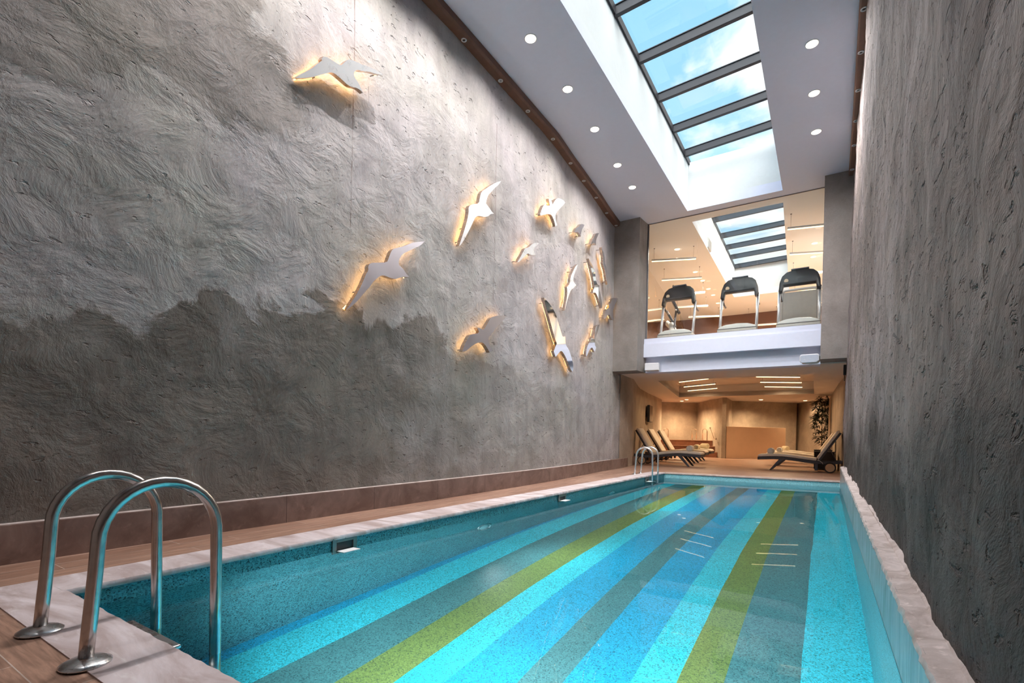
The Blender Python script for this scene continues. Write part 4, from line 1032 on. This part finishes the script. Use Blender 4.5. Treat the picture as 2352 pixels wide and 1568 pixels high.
# ------------------------------------------------------------------ gym machines
def treadmill(loc, label):
    t = thing('treadmill', label, 'treadmill', loc, 0, 'treadmills behind the gym glass')
    w = .48
    b = MB(); P = [(-w, 0), (-w, .13), (-w * .9, .19), (-w * .55, .245), (0, .262), (w * .55, .245), (w * .9, .19), (w, .13), (w, 0)]
    b.prism([(x, .12, z) for x, z in P], (0, .5, 0), .03); o = b.build('motor_hood', GREYPL, t, smooth=40)
    b = MB(); b.box((-w - .002, .112, .125), (w + .002, .125, .137)); b.build('hood_seam', DARKMETAL, o)
    b = MB(); b.box((-.36, .6, .05), (.36, 2.0, .14), .01); b.build('deck', BLACK, t)
    for s in (-1, 1):
        b = MB(); b.tube([(s * .45, .34, .02), (s * .45, .62, 1.12)], .036, 14); b.build('upright', SILVER, t)
    # console shroud: arched plate leaning back
    arc = [(-.47, -.32), (-.455, -.08), (-.40, .1), (-.30, .2), (-.16, .235), (.16, .235), (.30, .2), (.40, .1), (.455, -.08), (.47, -.32), (.38, -.32), (.36, -.15), (-.36, -.15), (-.38, -.32)]
    rot = Matrix.Rotation(math.radians(-14), 3, 'X')
    b = MB(); b.prism([rot @ Vector((x, 0, z)) + Vector((0, .52, 1.36)) for x, z in arc], rot @ Vector((0, .16, 0)), .02); c = b.build('console', BLACK, t, smooth=40)
    b = MB(); b.box((-.2, .50, 1.585), (.2, .62, 1.62), .01, rot=rot, pivot=(0, .55, 1.36)); b.build('reading_rack', DARKMETAL, c)
    b = MB(); p = rot @ Vector((-.30, -.004, -.05)) + Vector((0, .52, 1.36)); b.lathe([(.05, -.004), (.05, .0), (.03, .002)], p, 24, 'Y'); b.build('cup_holder', plain('pale_ring', srgb(225, 200, 170), .4), c)
    for s in (-1, 1):
        b = MB(); b.tube([(s * .44, .58, 1.12), (s * .44, .66, 1.0), (s * .43, .85, .95), (s * .43, 1.1, .94)], [.04, .035, .025, .025], 10); b.build('handrail', BLACK, t)
    return t
T0 = treadmill((-3.64, 14.02, ZG), 'treadmill behind the gym glass, leftmost of the three')
dup(T0, (-2.03, 14.02, ZG), 0, 'treadmill behind the gym glass, middle of the three under the gym skylight')
dup(T0, (-.62, 14.02, ZG), 0, 'treadmill behind the gym glass, rightmost of the three by the column')
t = thing('exercise_machine', 'fitness machine with white arched tube frame behind the right treadmill', 'gym machine', (-.68, 16.3, ZG))
b = MB(); b.tube([(-.46, 0, .02), (-.46, 0, 1.38)] + [(-.34 - .12 * math.cos(a), 0, 1.40 + .12 * math.sin(a)) for a in [PI / 2 * i / 6 for i in range(7)]] + [(.34 + .12 * math.sin(a), 0, 1.40 + .12 * math.cos(a)) for a in [PI / 2 * i / 6 for i in range(7)]] + [(.46, 0, 1.38), (.46, 0, .02)], .04, 12); b.build('frame', WHITE, t)
b = MB(); b.box((-.42, -.01, .3), (.42, .02, 1.46), .005); b.build('panel', GREYPL, t)
b = MB(); b.box((-.5, -.15, 0), (.5, .5, .05), .01); b.build('base', BLACK, t)
t = thing('exercise_bike', 'exercise bike with tilted pads behind the left treadmill', 'exercise bike', (-4.45, 16.9, ZG), .3)
b = MB(); b.box((-.1, -.6, 0), (.1, .7, .07), .01); b.tube([(0, .25, .05), (.05, .32, .95)], .035, 10); b.tube([(0, -.35, .05), (.12, -.5, 1.35)], .035, 10); b.build('frame', DARKMETAL, t)
b = MB(); b.lathe([(.40, -.07), (.43, -.04), (.43, .04), (.40, .07)], (0, -.1, .62), 36, 'X'); b.build('wheel_cover', GREYPL, t)
b = MB(); b.box((-.22, .1, .95), (.22, .55, 1.05), .03, rot=Matrix.Rotation(.8, 3, 'Y'), pivot=(0, .3, 1.0)); b.build('seat', GREYPL, t)
b = MB(); b.box((.02, .42, .95), (.10, .56, 1.62), .03, rot=Matrix.Rotation(-.5, 3, 'Y'), pivot=(0, .45, 1.2)); b.build('seat_back', BLACK, t)
b = MB(); b.box((.1, -.6, 1.2), (.18, -.4, 1.72), .02, rot=Matrix.Rotation(-.45, 3, 'Y'), pivot=(.12, -.5, 1.4)); b.build('console', BLACK, t)
b = MB(); b.tube([(.12, -.75, 1.3), (.1, -.5, 1.38), (.12, -.25, 1.3)], .02, 8); b.build('handlebar', SILVER, t)

# ------------------------------------------------------------------ sky
w = bpy.data.worlds.new('sky'); scene.world = w; w.use_nodes = True
nt = w.node_tree; nt.nodes.clear(); n = N(nt)
out = n.n('OutputWorld'); bg = n.n('Background')
tc = n.n('TexCoord'); sx = n.n('SeparateXYZ'); n.l(tc.outputs['Generated'], sx.inputs[0])
zz = n.math('MAXIMUM', sx.outputs['Z'], .08)
cb = n.n('CombineXYZ'); n.l(n.math('DIVIDE', sx.outputs['X'], zz), cb.inputs[0]); n.l(n.math('DIVIDE', sx.outputs['Y'], zz), cb.inputs[1])
mp = n.n('Mapping'); mp.inputs['Location'].default_value = (3.1, 1.7, 0); mp.inputs['Scale'].default_value = (1, .8, 1); n.l(cb.outputs[0], mp.inputs['Vector'])
cl = n.noise(mp.outputs[0], 2.3, 9, .58, .3)
bias = n.math('ADD', cl, n.math('ADD', n.math('MULTIPLY', n.math('DIVIDE', sx.outputs['X'], zz), .35), n.math('MULTIPLY', n.math('DIVIDE', sx.outputs['Y'], zz), .05)))
k = n.gray(bias, .40, .58)
blue = n.mix(n.gray(sx.outputs['Z'], .1, 1), srgb(190, 224, 246), srgb(98, 176, 234))
c = n.mix(k, blue, srgb(250, 251, 252))
n.l(c, bg.inputs['Color']); bg.inputs['Strength'].default_value = 1.12
n.l(bg.outputs[0], out.inputs['Surface'])

# daylight falling through the skylights
sd = bpy.data.lights.new('daylight', 'SUN'); sd.energy = 9.0; sd.angle = math.radians(75); sd.color = (1, .965, .95)
so = bpy.data.objects.new('daylight', sd); COL.objects.link(so)
so.rotation_euler = Vector((-.32, .48, -1)).to_track_quat('-Z', 'Y').to_euler()

# ------------------------------------------------------------------ render look
vs = scene.view_settings
scene.display_settings.display_device = 'sRGB'
vs.view_transform = 'Standard'; vs.look = 'None'; vs.gamma = 1; vs.use_curve_mapping = False
vs.exposure = 0.42
cy = scene.cycles
cy.use_denoising = True
cy.use_adaptive_sampling = True; cy.adaptive_threshold = .12; cy.adaptive_min_samples = 20
cy.max_bounces = 8; cy.diffuse_bounces = 3; cy.glossy_bounces = 3; cy.transmission_bounces = 6; cy.transparent_max_bounces = 12
cy.caustics_reflective = False; cy.caustics_refractive = True
cy.sample_clamp_indirect = 8
